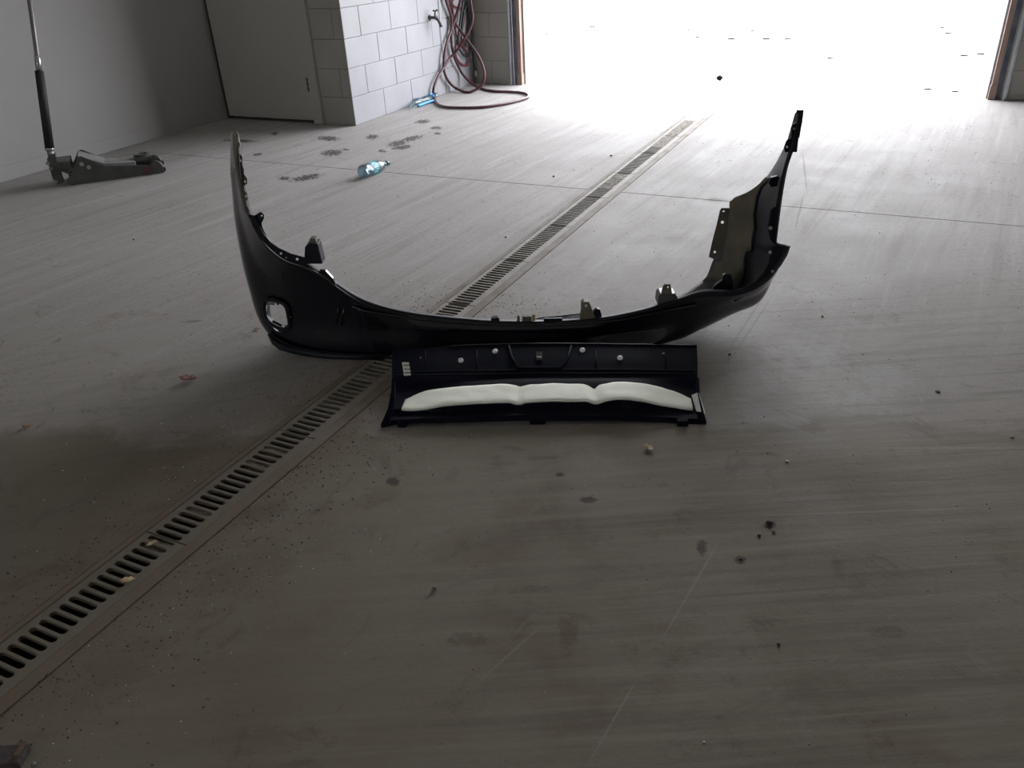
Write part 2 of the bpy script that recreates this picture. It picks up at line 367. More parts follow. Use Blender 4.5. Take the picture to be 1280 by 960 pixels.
# ------------------------------------------------------------------ setting: floor
XL, XW, YB, YO = -5.112, -3.815, 5.136, 7.067     # left wall, white block wall, door wall, doorway wall
XR, YN, ZC = 4.2, -4.5, 4.2
OPL, OPR, OPH = -3.30, .455, 3.15
TH = .2
DX0, DX1, DY0, DY1 = -1.523, -1.335, -1.0, 6.16
floor = mesh('floor', [(XL-.2, YN, -.30), (XR, YN, -.30), (XR, YO+TH, -.30), (XL-.2, YO+TH, -.30)], [(0, 1, 2, 3)], M['channel']); floor['kind'] = 'structure'
def slab(x0, x1, y0, y1):
    o = MB().box(((x0+x1)/2, (y0+y1)/2, -.06), (x1-x0, y1-y0, .12)).out('slab', M['floor'], floor); bev(o, .0018, 1)
JY = 4.03; g = .0022
slab(XL-.2, DX0, YN, JY-g); slab(XL-.2, DX0, JY+g, YO+TH)
slab(DX1, XR, YN, JY-g); slab(DX1, XR, JY+g, YO+TH)
slab(DX0, DX1, DY1, YO+TH); slab(DX0, DX1, YN, DY0)
gr = mesh('ground', [(-40, YO+TH, -.012), (40, YO+TH, -.012), (40, 60, -.012), (-40, 60, -.012)], [(0, 1, 2, 3)], M['apron']); gr['kind'] = 'structure'

# ------------------------------------------------------------------ setting: block walls
_blk = {}
def block_mesh(w_, h_, key, m_):
    k = (round(w_, 3), round(h_, 3), key)
    if k not in _blk:
        a, b, d, e = w_/2, h_/2, .012, .003
        vs = [(-a, 0, -b), (a, 0, -b), (a, 0, b), (-a, 0, b), (-a, d-.0025, -b), (a, d-.0025, -b), (a, d-.0025, b), (-a, d-.0025, b),
              (-a+e, d, -b+e), (a-e, d, -b+e), (a-e, d, b-e), (-a+e, d, b-e)]
        fs = [(0, 4, 5, 1), (1, 5, 6, 2), (2, 6, 7, 3), (3, 7, 4, 0), (4, 8, 9, 5), (5, 9, 10, 6), (6, 10, 11, 7), (7, 11, 8, 4), (8, 11, 10, 9)]
        me = bpy.data.meshes.new('block'); me.from_pydata(vs, [], fs); me.update(); me.materials.append(m_); _blk[k] = me
    return _blk[k]
def block_wall(parent, org, along, nrm, length, key, m_, first=.2, zmax=ZC, flip=0, z0=0, skip=None):
    org, along, nrm = Vector(org), Vector(along).normalized(), Vector(nrm).normalized()
    B, H, J = .41, .203, .002
    M3 = Matrix((along, nrm, Vector((0, 0, 1)))).transposed().to_4x4()
    if M3.to_3x3().determinant() < 0:
        M3 = Matrix((-along, nrm, Vector((0, 0, 1)))).transposed().to_4x4()
    k = 0; z = z0
    while z < zmax-.02:
        h = min(H, zmax-z)
        off = first if (k+flip) % 2 else first+B/2
        edges = [0.0]; s = off % B
        while s < length-.03:
            if s > .03: edges.append(s)
            s += B
        edges.append(length)
        for a, b in zip(edges[:-1], edges[1:]):
            o = bpy.data.objects.new('block', block_mesh(b-a-J, h-J, key, m_)); C.objects.link(o)
            T = M3.copy(); T.translation = org+along*((a+b)/2)+Vector((0, 0, z+h/2))-nrm*.012+nrm*random.uniform(-.0006, .0006)
            o.parent = parent; o.matrix_local = T
        z += h; k += 1
def backing(name, x0, x1, y0, y1, z0, z1, m_):
    o = MB().box(((x0+x1)/2, (y0+y1)/2, (z0+z1)/2), (x1-x0, y1-y0, z1-z0)).out(name, m_); o['kind'] = 'structure'; return o
g5 = .008
# white block wall on the left of the doorway, facing +X
wb = backing('wall_store', XW-TH, XW-g5, YB+g5, YO, 0, ZC, M['mortar'])
block_wall(wb, (XW, YB, 0), (0, 1, 0), (1, 0, 0), YO-YB, 'w', M['paint_white'], first=.215, flip=0)
# door wall, facing -Y : blocks only right of the door
wd = backing('wall_door', -4.105, XW-g5-.001, YB+g5, YB+.15, 0, ZC, M['mortar_grey'])
block_wall(wd, (-4.105, YB, 0), (1, 0, 0), (0, -1, 0), XW+4.105, 'g', M['paint_grey'], first=.0, flip=1)
bpy.data.objects[wd.name]['kind'] = 'structure'
# stub left of opening, facing -Y
ws = backing('wall_back_left', XW-TH, OPL-.13, YO+g5, YO+TH, 0, ZC, M['mortar_grey'])
block_wall(ws, (XW, YO, 0), (1, 0, 0), (0, -1, 0), OPL-.13-XW, 'g', M['paint_grey'], first=.4, flip=0)
# wall right of opening
wr = backing('wall_back_right', OPR+.09, XR, YO+g5, YO+TH, 0, ZC, M['mortar_grey'])
block_wall(wr, (OPR+.09, YO, 0), (1, 0, 0), (0, -1, 0), 1.66, 'g', M['paint_grey'], first=.2, zmax=2.03)
MB().box((( OPR+.09+1.66+XR)/2, YO+.002, 2.1), (XR-OPR-.09-1.66, .012, 4.2)).out('plain_face', M['wall_plain'], wr)
MB().box((OPR+.09+.83, YO+.002, (2.03+ZC)/2), (1.66, .012, ZC-2.03)).out('plain_face', M['wall_plain'], wr)
# lintel
wh = backing('wall_back_lintel', OPL-.13, OPR+.09, YO, YO+TH, OPH, ZC, M['wall_plain'])
# left wall and low sill
wl_ = backing('wall_left', XL-.2, XL, YN, YO+TH, -.3, ZC, M['wall_panel'])
bb = MB().box((XL+.003, (YN+YB)/2, .044), (.008, YB-YN, .088)).out('baseboard_left', M['wall_panel']); bb['kind'] = 'structure'; bev(bb, .002)
wc = backing('wall_dark_backing', XL, XW-TH-.001, YB+.30, YB+.34, -.3, ZC, M['void'])  # unseen backing added to keep the gaps round the door dark
backings = backing('wall_leak_backing', XL, XW-TH, YO, YO+TH, -.3, ZC, M['void'])  # unseen backing added to stop sky light leaking in behind the door
# far parts of the bay, behind the camera
backing('wall_right', XR, XR+.2, YN, YO+TH, 0, ZC, M['wall_plain'])
WX0, WX1, WZ0, WZ1 = -2.9, -1.5, 1.0, 2.2       # added, unseen window opening; its daylight lifts the near part of the bay
wf = backing('wall_front', XL-.2, WX0, YN-.2, YN, 0, ZC, M['wall_plain'])
MB().box(((WX1+XR+.2)/2, YN-.1, ZC/2), (XR+.2-WX1, .2, ZC)).out('wall_piece', M['wall_plain'], wf)
MB().box(((WX0+WX1)/2, YN-.1, WZ0/2), (WX1-WX0, .2, WZ0)).out('wall_piece', M['wall_plain'], wf)
MB().box(((WX0+WX1)/2, YN-.1, (WZ1+ZC)/2), (WX1-WX0, .2, ZC-WZ1)).out('wall_piece', M['wall_plain'], wf)
backing('ceiling', XL-.2, XR+.2, YN-.2, YO+TH, ZC, ZC+.1, M['ceiling'])
# steel personnel door
dr = MB().box(((-5.062-4.197)/2, YB+.018, (.024+2.1)/2), (.865, .044, 2.076)).out('door_1', M['door']); dr['kind'] = 'structure'; bev(dr, .002)
fr = MB(); fr.box((-4.150, YB+.004, 1.07), (.084, .05, 2.14)); fr.box((-4.63, YB+.02, 2.15), (.96, .05, .08))
fo = fr.out('trim_1', M['door']); fo['kind'] = 'structure'; bev(fo, .002)
f2 = MB().box((-5.092, YB+.04, 1.05), (.036, .03, 2.1)).out('gap_shade_strip', M['void']); f2['kind'] = 'structure'  # dark strip painted as the shade of the corner gap
backing('wall_over_door', XL, -4.105, YB+.01, YB+.1, 2.19, ZC, M['wall_panel'])
for z in (.29, 1.05, 1.82):
    h = MB(); h.tube([(-4.195, YB-.014, z-.05), (-4.195, YB-.014, z+.05)], .010, 8)
    for q in range(3): h.tube([(-4.195, YB-.014, z-.034+q*.034-.001), (-4.195, YB-.014, z-.034+q*.034+.008)], .014, 8)
    ho = h.out('hinge', M['hose_black'], dr)

# door opening jambs and tracks
def jamb(side):
    s = side; x0 = OPL if s < 0 else OPR
    t = 'left' if s < 0 else 'right'
    o = MB().box((x0+s*.012-0, YO+.125, OPH/2), (.024, .15, OPH)).out('trim_3' if s < 0 else 'trim_4', M['paint_white']); o['kind'] = 'structure'
    j = MB().box((x0+s*.034, YO+.022, OPH/2), (.036, .05, OPH)).out('brown_jamb', M['jamb'], o); bev(j, .003)
    MB().box((x0+s*.034, YO+.020, .05), (.046, .06, .10)).out('jamb_foot', M['jamb'], o)
    tr = MB(); tr.box((x0+s*.078, YO+.03, OPH/2), (.05, .012, OPH)); tr.box((x0+s*.055, YO+.010, OPH/2), (.004, .045, OPH))
    tr.out('door_track', M['track'], o)
    st = MB(); st.box((x0+s*.108, YO-.012, OPH/2), (.012, .05, OPH)); st.box((x0+s*.118, YO-.002, OPH/2), (.02, .004, OPH))
    st.out('steel_angle', M['steel'], o)
    for z in (.66, 1.6, 2.6):
        MB().lathe([(0, .009), (.006, .009), (.007, .005), (.014, .005)], (x0+s*.08, YO+.024, z), (0, -1, 0), 8).out('bolt', M['track'], o)
jamb(-1); jamb(1)

# ------------------------------------------------------------------ trench drain
dz = empty('trench_drain', (-1.43, 2.6, 0), 'long narrow slotted floor drain running diagonally under the black car bumper to the doorway', 'drain')
ch = MB(); 
ch.box((DX0+.006, (DY0+DY1)/2, -.075), (.012, DY1-DY0, .13)); ch.box((DX1-.006, (DY0+DY1)/2, -.075), (.012, DY1-DY0, .13))
ch.box(((DX0+DX1)/2, (DY0+DY1)/2, -.145), (DX1-DX0, DY1-DY0, .012)); ch.out('channel', M['channel'], dz)
l1 = MB().box((DX0+.0105, (DY0+DY1)/2, -.006), (.017, DY1-DY0, .013)).out('edge_rail', M['rail'], dz); bev(l1, .002)
l2 = MB().box((DX1-.020, (DY0+DY1)/2, -.006), (.036, DY1-DY0, .013)).out('edge_rail', M['rail'], dz); bev(l2, .002)
GX0, GX1 = DX0+.020, DX1-.040
pitch = .0245; nsl = 20; seglen = pitch*nsl
sx0, sx1 = -1.484, -1.402
def slot(y):
    r = .0082; pts = []
    for i in range(5): a = R(-90-45*i); pts.append((sx0+r+r*math.cos(a), y+r*math.sin(a)))
    for i in range(5): a = R(90-45*i); pts.append((sx1-r+r*math.cos(a), y+r*math.sin(a)))
    return pts
hol = [slot((i+.5)*pitch) for i in range(nsl)]
seg = plate('grate', [(GX0, .0015), (GX1, .0015), (GX1, seglen-.0015), (GX0, seglen-.0015)], hol, lambda x, y: Vector((x, y, -.007)), M['iron'], dz, t=.012, world=False)
bev(seg, .0014, 2)
# freeze the modifiers once so the copies share one mesh
dg = bpy.context.evaluated_depsgraph_get(); bpy.context.view_layer.update()
me = bpy.data.meshes.new_from_object(seg.evaluated_get(bpy.context.evaluated_depsgraph_get())); seg.modifiers.clear(); seg.data = me; me.name = 'grate'
y = DY0+.01; i = 0
while y < DY1-seglen:
    o = seg if i == 0 else link_copy(seg, dz)
    o.matrix_parent_inverse = Matrix.Translation((1.43, -2.6, 0))
    o.location = (random.uniform(-.0006, .0006), y, random.uniform(-.0008, .0004)); y += seglen; i += 1
if y < DY1-.02:
    MB().box(((GX0+GX1)/2, (y+DY1)/2, -.007), (GX1-GX0, DY1-y, .012)).out('end_plate', M['iron'], dz)
# dirt filling slots far down the drain and at a few places
dm = MB()
def fill(y0, y1, z=-.0035):
    n = max(2, int((y1-y0)/.012)); nx = 9; vs = []; fs = []
    for a in range(n+1):
        for b in range(nx+1):
            vs.append((sx0-.004+(sx1-sx0+.008)*b/nx, y0+(y1-y0)*a/n, z+random.uniform(-.0025, .002) if 0 < a < n else -.02))
    for a in range(n):
        for b in range(nx): q = a*(nx+1)+b; fs.append((q, q+1, q+nx+2, q+nx+1))
    dm.add(vs, fs)
fill(5.05, DY1-.03, -.0015); fill(4.08, 4.42, -.003); fill(3.15, 3.22, -.005)
for yy in (.93, 1.07, 1.28, 1.36, 1.62, 1.81, 1.84):
    fill(yy, yy+random.uniform(.02, .05), -.008)
dd = dm.out('packed_dirt', M['dirt'], dz); dd['kind'] = 'stuff'

# ------------------------------------------------------------------ bumper
a_ = R(26); E1 = Vector((math.cos(a_), math.sin(a_), 0)); E2 = Vector((-E1.y, E1.x, 0)); P0 = on_z(640, 441)
def bq(u, v, q, zmin=.004):
    X = on_plane(u, v, P0+E2*q, E2)
    if X.z < zmin: X = on_z(u, v, zmin)
    return X
bump = empty('car_bumper', (P0.x, P0.y+.1, 0), 'glossy black car bumper cover standing face down with both wings raised in a U', 'bumper')
#   A flange edge        B near edge         C upper bulge       D outer limb         E far edge  (pixel u, v, depth q)
ST = [
 ((297,166,.10),(295,165,.08),(292,165,.10),(289,165,.12),(291,165,.14)),
 ((301,184,.08),(297,184,.06),(291,185,.09),(288,186,.13),(292,182,.18)),
 ((303,210,.06),(299,210,.03),(293,212,.08),(288,213,.14),(293,205,.24)),
 ((307,238,.05),(303,239,.02),(297,242,.08),(290,243,.15),(297,226,.30)),
 ((314,264,.04),(309,266,.01),(302,272,.07),(293,275,.15),(303,250,.34)),
 ((326,288,.02),(321,291,.00),(310,300,.07),(298,305,.15),(312,275,.36)),
 ((341,307,.02),(336,311,.00),(320,324,.06),(304,334,.14),(324,300,.36)),
 ((362,322,.02),(358,327,.00),(336,346,.06),(312,364,.13),(342,330,.34)),
 ((385,330,.02),(383,335,.00),(352,370,.05),(321,394,.11),(362,358,.32)),
 ((405,340,.02),(402,344,.00),(376,388,.04),(338,420,.08),(385,384,.30)),
 ((427,356,.02),(424,361,.00),(405,400,.03),(384,438,.05),(420,400,.26)),
 ((452,371,.02),(449,376,.00),(441,408,.01),(436,444,.03),(450,405,.22)),
 ((482,382,.02),(480,386,.00),(477,410,.00),(474,445,.01),(482,412,.18)),
 ((520,390,.02),(519,394,.00),(518,415,-.01),(516,443,.00),(520,415,.15)),
 ((570,396,.02),(570,399,.00),(570,418,-.01),(570,441,.00),(570,416,.12)),
 ((630,400,.02),(630,403,.00),(630,420,-.01),(630,440,.00),(630,416,.12)),
 ((690,400,.02),(690,403,.00),(690,420,-.01),(690,439,.00),(690,415,.12)),
 ((745,396,.02),(745,400,.00),(745,418,-.01),(745,438,.00),(745,411,.13)),
 ((800,386,.02),(800,390,.00),(800,412,.00),(800,436,.01),(800,400,.16)),
 ((846,372,.03),(848,377,.01),(850,398,.02),(848,424,.05),(838,375,.20)),
 ((880,362,.04),(882,371,.02),(884,388,.03),(880,409,.09),(866,360,.25)),
 ((912,362,.05),(914,370,.03),(918,377,.05),(915,391,.12),(884,345,.30)),
 ((939,355,.05),(941,363,.03),(944,369,.06),(940,379,.14),(892,325,.33)),
 ((957,341,.05),(962,349,.03),(962,354,.07),(950,366,.15),(906,305,.34)),
 ((968,326,.05),(976,331,.03),(974,334,.08),(955,345,.17),(910,290,.35)),
 ((975,311,.05),(987,309,.03),(984,311,.08),(958,318,.18),(912,275,.35)),
 ((964,300,.05),(971,303,.04),(968,303,.09),(948,300,.18),(913,262,.35)),
 ((967,276,.05),(974,276,.04),(971,276,.09),(952,272,.18),(916,250,.34)),
 ((972,246,.05),(978,246,.04),(976,246,.09),(960,244,.17),(935,240,.30)),
 ((979,212,.05),(984,212,.04),(982,212,.08),(975,212,.14),(958,222,.24)),
 ((988,182,.05),(994,182,.05),(992,182,.08),(986,183,.12),(976,195,.18)),
 ((995,158,.06),(1000,158,.06),(998,158,.08),(994,159,.10),(986,172,.13)),
 ((998,140,.07),(1002,139,.07),(1000,139,.08),(998,139,.09),(995,141,.10)),
]
W = [[bq(*c) for c in st] for st in ST]
def pchip(xs, ys, x):
    n = len(xs); h = [xs[i+1]-xs[i] for i in range(n-1)]; d = [(ys[i+1]-ys[i])/h[i] for i in range(n-1)]
    def sl(i):
        if i == 0: return d[0]
        if i == n-1: return d[-1]
        if d[i-1]*d[i] <= 0: return 0
        w1, w2 = 2*h[i]+h[i-1], h[i]+2*h[i-1]; return (w1+w2)/(w1/d[i-1]+w2/d[i])
    i = max(k for k in range(n-1) if xs[k] <= x+1e-9)
    t = (x-xs[i])/h[i]; m0, m1 = sl(i), sl(i+1)
    return (2*t**3-3*t**2+1)*ys[i]+(t**3-2*t**2+t)*h[i]*m0+(-2*t**3+3*t**2)*ys[i+1]+(t**3-t**2)*h[i]*m1
xs = [0.0]
for i in range(1, len(W)): xs.append(xs[-1]+max(.012, ((W[i][1]-W[i-1][1]).length+(W[i][3]-W[i-1][3]).length)/2))
# the notch on the right wing stays sharp
NS = 260
rows = []
for k in range(NS):
    x = xs[-1]*k/(NS-1)
    rows.append([Vector([pchip(xs, [W[i][c][j] for i in range(len(W))], x) for j in range(3)]) for c in range(5)])
def cr_(p0, p1, p2, p3, t):
    return .5*((2*p1)+(p2-p0)*t+(2*p0-5*p1+4*p2-p3)*t*t+(3*p1-p0-3*p2+p3)*t**3)
SUB = 9
G = []
for A, B, c_, D, E in rows:
    line = []
    P_ = [B+(B-c_)*.3, B, c_, D, E, E+(E-D)*.3]
    for s in range(3):
        for t in range(SUB):
            line.append(cr_(P_[s], P_[s+1], P_[s+2], P_[s+3], t/SUB))
    line.append(E); G.append(line)
nc = len(G[0])
for l in G:
    for p in l: p.z = max(p.z, .003)
FOG = [(330,380),(334,375),(342,375.5),(351,378),(357,383),(360,393),(361.5,410),(352,411),(339,405),(332,396)]
def inpoly(x, y, poly):
    c = False
    for i in range(len(poly)):
        (x1, y1), (x2, y2) = poly[i], poly[i-1]
        if (y1 > y) != (y2 > y) and x < (x2-x1)*(y-y1)/(y2-y1)+x1: c = not c
    return c
vs = [p for l in G for p in l]; fs = []
for i in range(NS-1):
    for j in range(nc-1):
        q = (i*nc+j, (i+1)*nc+j, (i+1)*nc+j+1, i*nc+j+1)
        cx = sum((vs[k] for k in q), Vector())/4
        if cx.x < -1.4 and inpoly(*proj(cx), FOG) : continue
        fs.append(q)
shell = mesh('shell', vs, fs, M['dirty_plastic'], bump, smooth=True, mats=[M['black_paint']])
solid(shell, .0035, 1, 1)
# surface lookup: nearest front vertex on the shell in the direction of view
PV = [(proj(v), v, k % nc) for k, v in enumerate(vs)]
def onshell(u, v, lift=.003, jmax=99):
    best = sorted(((a[0]-u)**2+(a[1]-v)**2, k) for k, (a, w_, j) in enumerate(PV) if j <= jmax and abs(a[0]-u) < 14 and abs(a[1]-v) < 14)[:6]
    if not best: return bq(u, v, 0)
    dist = min((PV[k][1]-EYE).dot(FW) for _, k in best)
    return EYE + ray(u, v)*(dist-lift)
# rolled-in mounting flange along the near edge
fl = []; ff = []
for k, (A, B, c_, D, E) in enumerate(rows):
    fl += [B+(c_-B)*.02, A]
for k in range(NS-1): ff.append((2*k, 2*k+2, 2*k+3, 2*k+1))
fo = mesh('flange', fl, ff, M['black_plastic'], bump, smooth=True); solid(fo, .003, 0)
# rolled rim line so the near edge catches light
if False: rim = MB().tube([r[1]+(r[2]-r[1])*.01 for r in rows[::2]], .0028, 6).out('edge_bead', M['black_paint'], bump, smooth=True)
# fog lamp opening: rim, sleeve, pale pieces inside the rim
fog = [onshell(u, v, .004) for u, v in FOG]
def smooth_loop(pts, n=4):
    o = []; k = len(pts)
    for i in range(k):
        for t in range(n): o.append(cr_(pts[i-1], pts[i], pts[(i+1) % k], pts[(i+2) % k], t/n))
    return o
fl_ = smooth_loop(fog)
surround = MB().tube(fl_, .0065, 8, closed=True).out('lamp_surround', M['black_plastic'], bump, smooth=True)
ctr = sum(fog, Vector())/len(fog)
inw = (ray(348, 394).normalized()*.8+E2*.3+Vector((.25, 0, 0))).normalized()
sv = [p for p in fl_]+[p+inw*.045+(ctr-p)*.12 for p in fl_]; n_ = len(fl_)
sl_ = mesh('lamp_sleeve', sv, [(i, (i+1) % n_, n_+(i+1) % n_, n_+i) for i in range(n_)], M['black_plastic'], surround, smooth=True); solid(sl_, .002, 0)
ins = MB()
for (u0, v0, u1, v1, r) in ((332,381,331,394,.006),(331,392,337,403,.006),(334,378,343,378,.004),(352,408,356,411,.004)):
    ins = MB(); ins.tube([onshell(u0, v0, -.012), onshell((u0+u1)/2, (v0+v1)/2, -.010), onshell(u1, v1, -.014)], r, 6); ins.out('pale_inset', M['white'], surround, smooth=True)
tt = MB()
for (u0, v0, u1, v1) in ((337,379,343,380),(337,400,339,403),(341,401,346,404),(345,403,352,407)):
    MB().tube([onshell(u0, v0, -.012), onshell(u1, v1, -.02)], .004, 5).out('broken_tab', M['black_plastic'], surround)
# number plate recess and crease lines
cm = MB()
for pts in ([(423,384),(421,396),(420,406)], [(430,384),(428,397),(427,407)]):
    cm.tube([onshell(u, v, .001) for u, v in pts], .0022, 6)
cm.out('plate_recess_edge', M['black_paint'], bump, smooth=True)
cm = MB(); cm.tube([onshell(u, v, .002) for u, v in [(440,383),(455,389),(480,393),(520,399),(560,403),(600,405.5),(660,407),(720,406),(780,400),(830,389),(870,381)]], .0035, 6)
cm.out('crease_ridge', M['black_paint'], bump, smooth=True)
# lower lip under the left corner and along the bottom
lp = MB(); lp.tube([on_z(u, v, z) for u, v, z in [(336,417,.085),(343,427,.06),(352,433,.045),(366,437,.032),(385,441,.022),(410,444,.014),(440,446,.011),(480,446,.011)]], [.006,.012,.014,.014,.013,.012,.010,.010], 8)
lp.out('lower_lip', M['black_plastic'], bump, smooth=True)
# left wing: perforated fender strip
qs = lambda q: (lambda u, v: bq(u, v, q))
strip = [(291,167),(292,163),(296,164),(298,168),(298,176),(300,179),(300,183),(298,184),(299,190),(301,193),(303,196),(303,206),(305,212),(305,217),(309,223),(309,230),(305,232),(306,239),(309,241),(310,249),(308,251),(309,258),(311,259),(313,267),(309,270),(304,262),(300,240),(297,222),(294,205),(292,190)]
plate('fender_strip', strip, [circ(294.8,169,1.1,8,1.8), circ(296,180.5,1.2,8,.9), circ(301,201,1.0,8,2), circ(306.3,227,1.1,8,1.6), circ(307.6,245,1.2,8,2.2), circ(310,263,1.2,8,2.2)], lambda u, v: bq(u, v, .075-.0006*(v-163)), M['dusty_brown'], bump, .003)
# left headlamp flange with holes
def lq(u, v): return bq(u, v, -.002)
plate('headlamp_flange', [(312,268),(319,270),(323,279),(329,291),(338,302),(349,310),(364,317),(382,322),(382,331),(377,331),(360,326),(345,317),(335,308),(325,297),(317,284)],
      [circ(328.3,296.8,1.7,8), circ(343.7,314.2,.9,8), circ(351.3,316.8,1.6,8), circ(357.8,321.8,.9,8), circ(371.5,323.8,1.8,8)], lq, M['black_plastic'], bump, .003)
# tooth shaped bracket on the left wing
plate('tooth_bracket', [(310,268),(314,269),(319,269),(324,265.5),(327,265),(330,268),(330,273),(327,279),(328,284),(333,294),(335,302),(328,296),(320,284)], [circ(327.3,269.5,1.3,8)], lambda u, v: bq(u, v, .005), M['black_plastic'], bump, .004)
# upright bracket left
b = MB()
def prism(mb, pts, q, depth):
    f = [bq(u, v, q) for u, v in pts]; k = [p+E2*depth for p in f]; n = len(f)
    mb.add(f+k, [tuple(range(n))[::-1], tuple(n+i for i in range(n))]+[(i, (i+1) % n, n+(i+1) % n, n+i) for i in range(n)])
prism(b, [(380,330),(381,309),(386,305),(397,305),(400,318),(403,330)], .0, .05)
bo = recalc(b.out('headlamp_bracket', M['black_plastic'], bump)); bev(bo, .002)
b = MB(); prism(b, [(386,306),(387,299),(389,298),(394,298.5),(396,306)], .01, .025)
recalc(b.out('bracket_tab', M['dusty_brown'], bo))
b = MB(); prism(b, [(391,330),(404,331),(402,339),(395,339),(391,334)], .004, .01)
b.out('gap_fill', M['black_paint'], bump) if False else None
b = MB(); prism(b, [(398,341),(400,338),(407,338.5),(416,348),(420,356),(408,352)], .002, .012)
recalc(b.out('support_step', M['black_paint'], bump))
# centre clips and brackets
def proto_bracket(name, pts, q, depth, m_, holes=None, lab=None):
    b = MB(); prism(b, pts, q, depth); o = recalc(b.out(name, m_, bump)); bev(o, .0015)
    if holes:
        hb = MB()
        for (u, v, r) in holes:
            c = bq(u, v, q); hb.lathe([(0, r), (.004, r*.8)], c-E2*.001, -E2, 10)
        hb.out('bolt_head', M['clip'], o)
    return o
proto_bracket('grille_bracket', [(725,400),(727,391),(727,380),(730,377.5),(736,377.5),(738,381),(742,392),(744,398)], .01, .03, M['dusty_brown'], [(732.5,382,.005)])
proto_bracket('small_clip', [(739,399),(741,390),(746,386),(750,387),(753,397)], .02, .015, M['black_plastic'])
proto_bracket('grille_bracket', [(822,381),(823,370),(826,367),(844,367),(847,372),(848,378)], .02, .05, M['dirty_plastic'])
plate('bracket_tab', [(826,368),(829,357),(831,355),(838,355),(840,367)], [circ(835,358.8,1.3,8)], lambda u, v: bq(u, v, .025), M['dusty_brown'], bump, .004)
proto_bracket('small_clip', [(613,402),(615,398),(623,397),(625,402)], .01, .02, M['black_plastic'])
proto_bracket('small_clip', [(646,402),(647,395),(649.5,395),(650,402)], .01, .012, M['dusty_brown'])
proto_bracket('grille_clip', [(653,402),(653,396),(664,395.5),(665,402)], .01, .02, M['dusty_brown'])
proto_bracket('small_clip', [(665,402),(665,393.5),(669,393.5),(669.5,401)], .005, .012, M['leaf_yellow'])
plate('silver_strip', [(671,404),(676,399),(700,395.5),(726,392.5),(727,398),(705,400.5),(690,404)], [], lambda u, v: bq(u, v, .045), M['film'], bump, .002)
plate('thin_seal', [(670,398),(680,396.3),(700,394.6),(726,391.6),(726,392.8),(700,396),(680,398),(671,399.4)], [], lambda u, v: bq(u, v, .043), M['black_plastic'], bump, .002)
proto_bracket('small_clip', [(680,404),(680,398.5),(703,398),(703.5,403)], .01, .01, M['black_plastic'])
# right wing: wheel arch liner, plate with two holes, liner edge ridge, headlamp flange
def rq(u, v):
    t = min(1, max(0, (u-890)/70)); return bq(u, v, .32-.17*t-.0004*max(0, v-250))
def rq_(u, v): return .32-.17*min(1, max(0, (u-890)/70))-.0004*max(0, v-250)
plate('arch_liner', [(846,371),(862,362),(878,351),(889,340),(894,328),(903,326),(908,300),(912,262),(912,252),(921,246.5),(936,239.5),(948,231),(957,221),(962,224),(951,236),(946,246),(943,268),(944,285),(942,296),(940,313),(934,315),(931,324),(929,345),(923,358),(916,366),(900,358),(880,366),(860,374)], [], rq, M['dusty_brown'], bump, .003, smooth=True, grid=9)
plate('mounting_plate', [(902,260),(912,260),(912,285),(908,330),(895,325),(886,321),(890,303),(896,280),(900,263)], [circ(903,277.7,2.0,10), circ(893.5,314.8,1.7,10), circ(904.5,264,1.6,8,.9)], lambda u, v: bq(u, v, .345), M['dusty_brown'], bump, .003)
rd = MB(); rd.tube([bq(u, v, rq_(u, v)) for u, v in [(972,222),(962,224),(952,234),(947,246),(943,268),(944,285),(941,297),(940,313),(933,316),(931,326),(930,345),(925,357),(919,366)]], .005, 8)
rd.out('liner_ridge', M['black_plastic'], bump, smooth=True)
b = MB(); prism(b, [(886,371),(893,358),(903,350),(904,344),(907,342.5),(914,343),(916,350),(917,371)], .10, .012)
recalc(b.out('end_bracket', M['black_plastic'], bump))
def fq(u, v): return bq(u, v, .045)
plate('headlamp_flange', [(918,377),(917,366),(930,360),(944,352),(954,341),(961,328),(962,318),(966,308),(972,307.5),(988,307.5),(984,319),(976,332),(964,347),(950,359),(934,369)],
      [circ(936,365.5,1,8,.8), circ(943,360.5,1,8,.9), circ(950,358.5,1.1,8), circ(965,339,1.5,8)], fq, M['black_plastic'], bump, .003)
b = MB()
for (u, v, r) in ((962.5,315.5,.006),(965.5,339,.005),(963,285,.006)): MB().lathe([(0, r), (.003, r), (.006, r*.5)], bq(u, v, .035), -E2, 10).out('rivet', M['chrome'], bump)
# tabs near the right tip
plate('fender_tab', [(996,137.5),(1004.5,137.5),(1003,150),(999,172),(992,178),(988.5,180),(987,176),(989,171),(989.5,165),(988.5,160),(991,155),(996,153),(997,144),(995.5,142)], [circ(992,160.6,1.8,8,1.6)], lambda u, v: bq(u, v, .065), M['black_plastic'], bump, .003)
plate('fender_tab', [(998,172),(996,190),(989,190),(981,190),(980,184),(983,176),(986,173),(990,173)], [circ(983.6,183.2,1.7,8,1.6)], lambda u, v: bq(u, v, .06), M['black_plastic'], bump, .003)
pr_ = MB(); prism(pr_, [(961,229),(964,222),(972,220),(978,224),(974,232),(964,234)], .12, .012); recalc(pr_.out('fender_clip', M['black_plastic'], bump))
pr_ = MB(); prism(pr_, [(964,262),(968,258),(973,262),(971,300),(963,300),(960,285)], .05, .012); recalc(pr_.out('fender_clip', M['black_plastic'], bump))

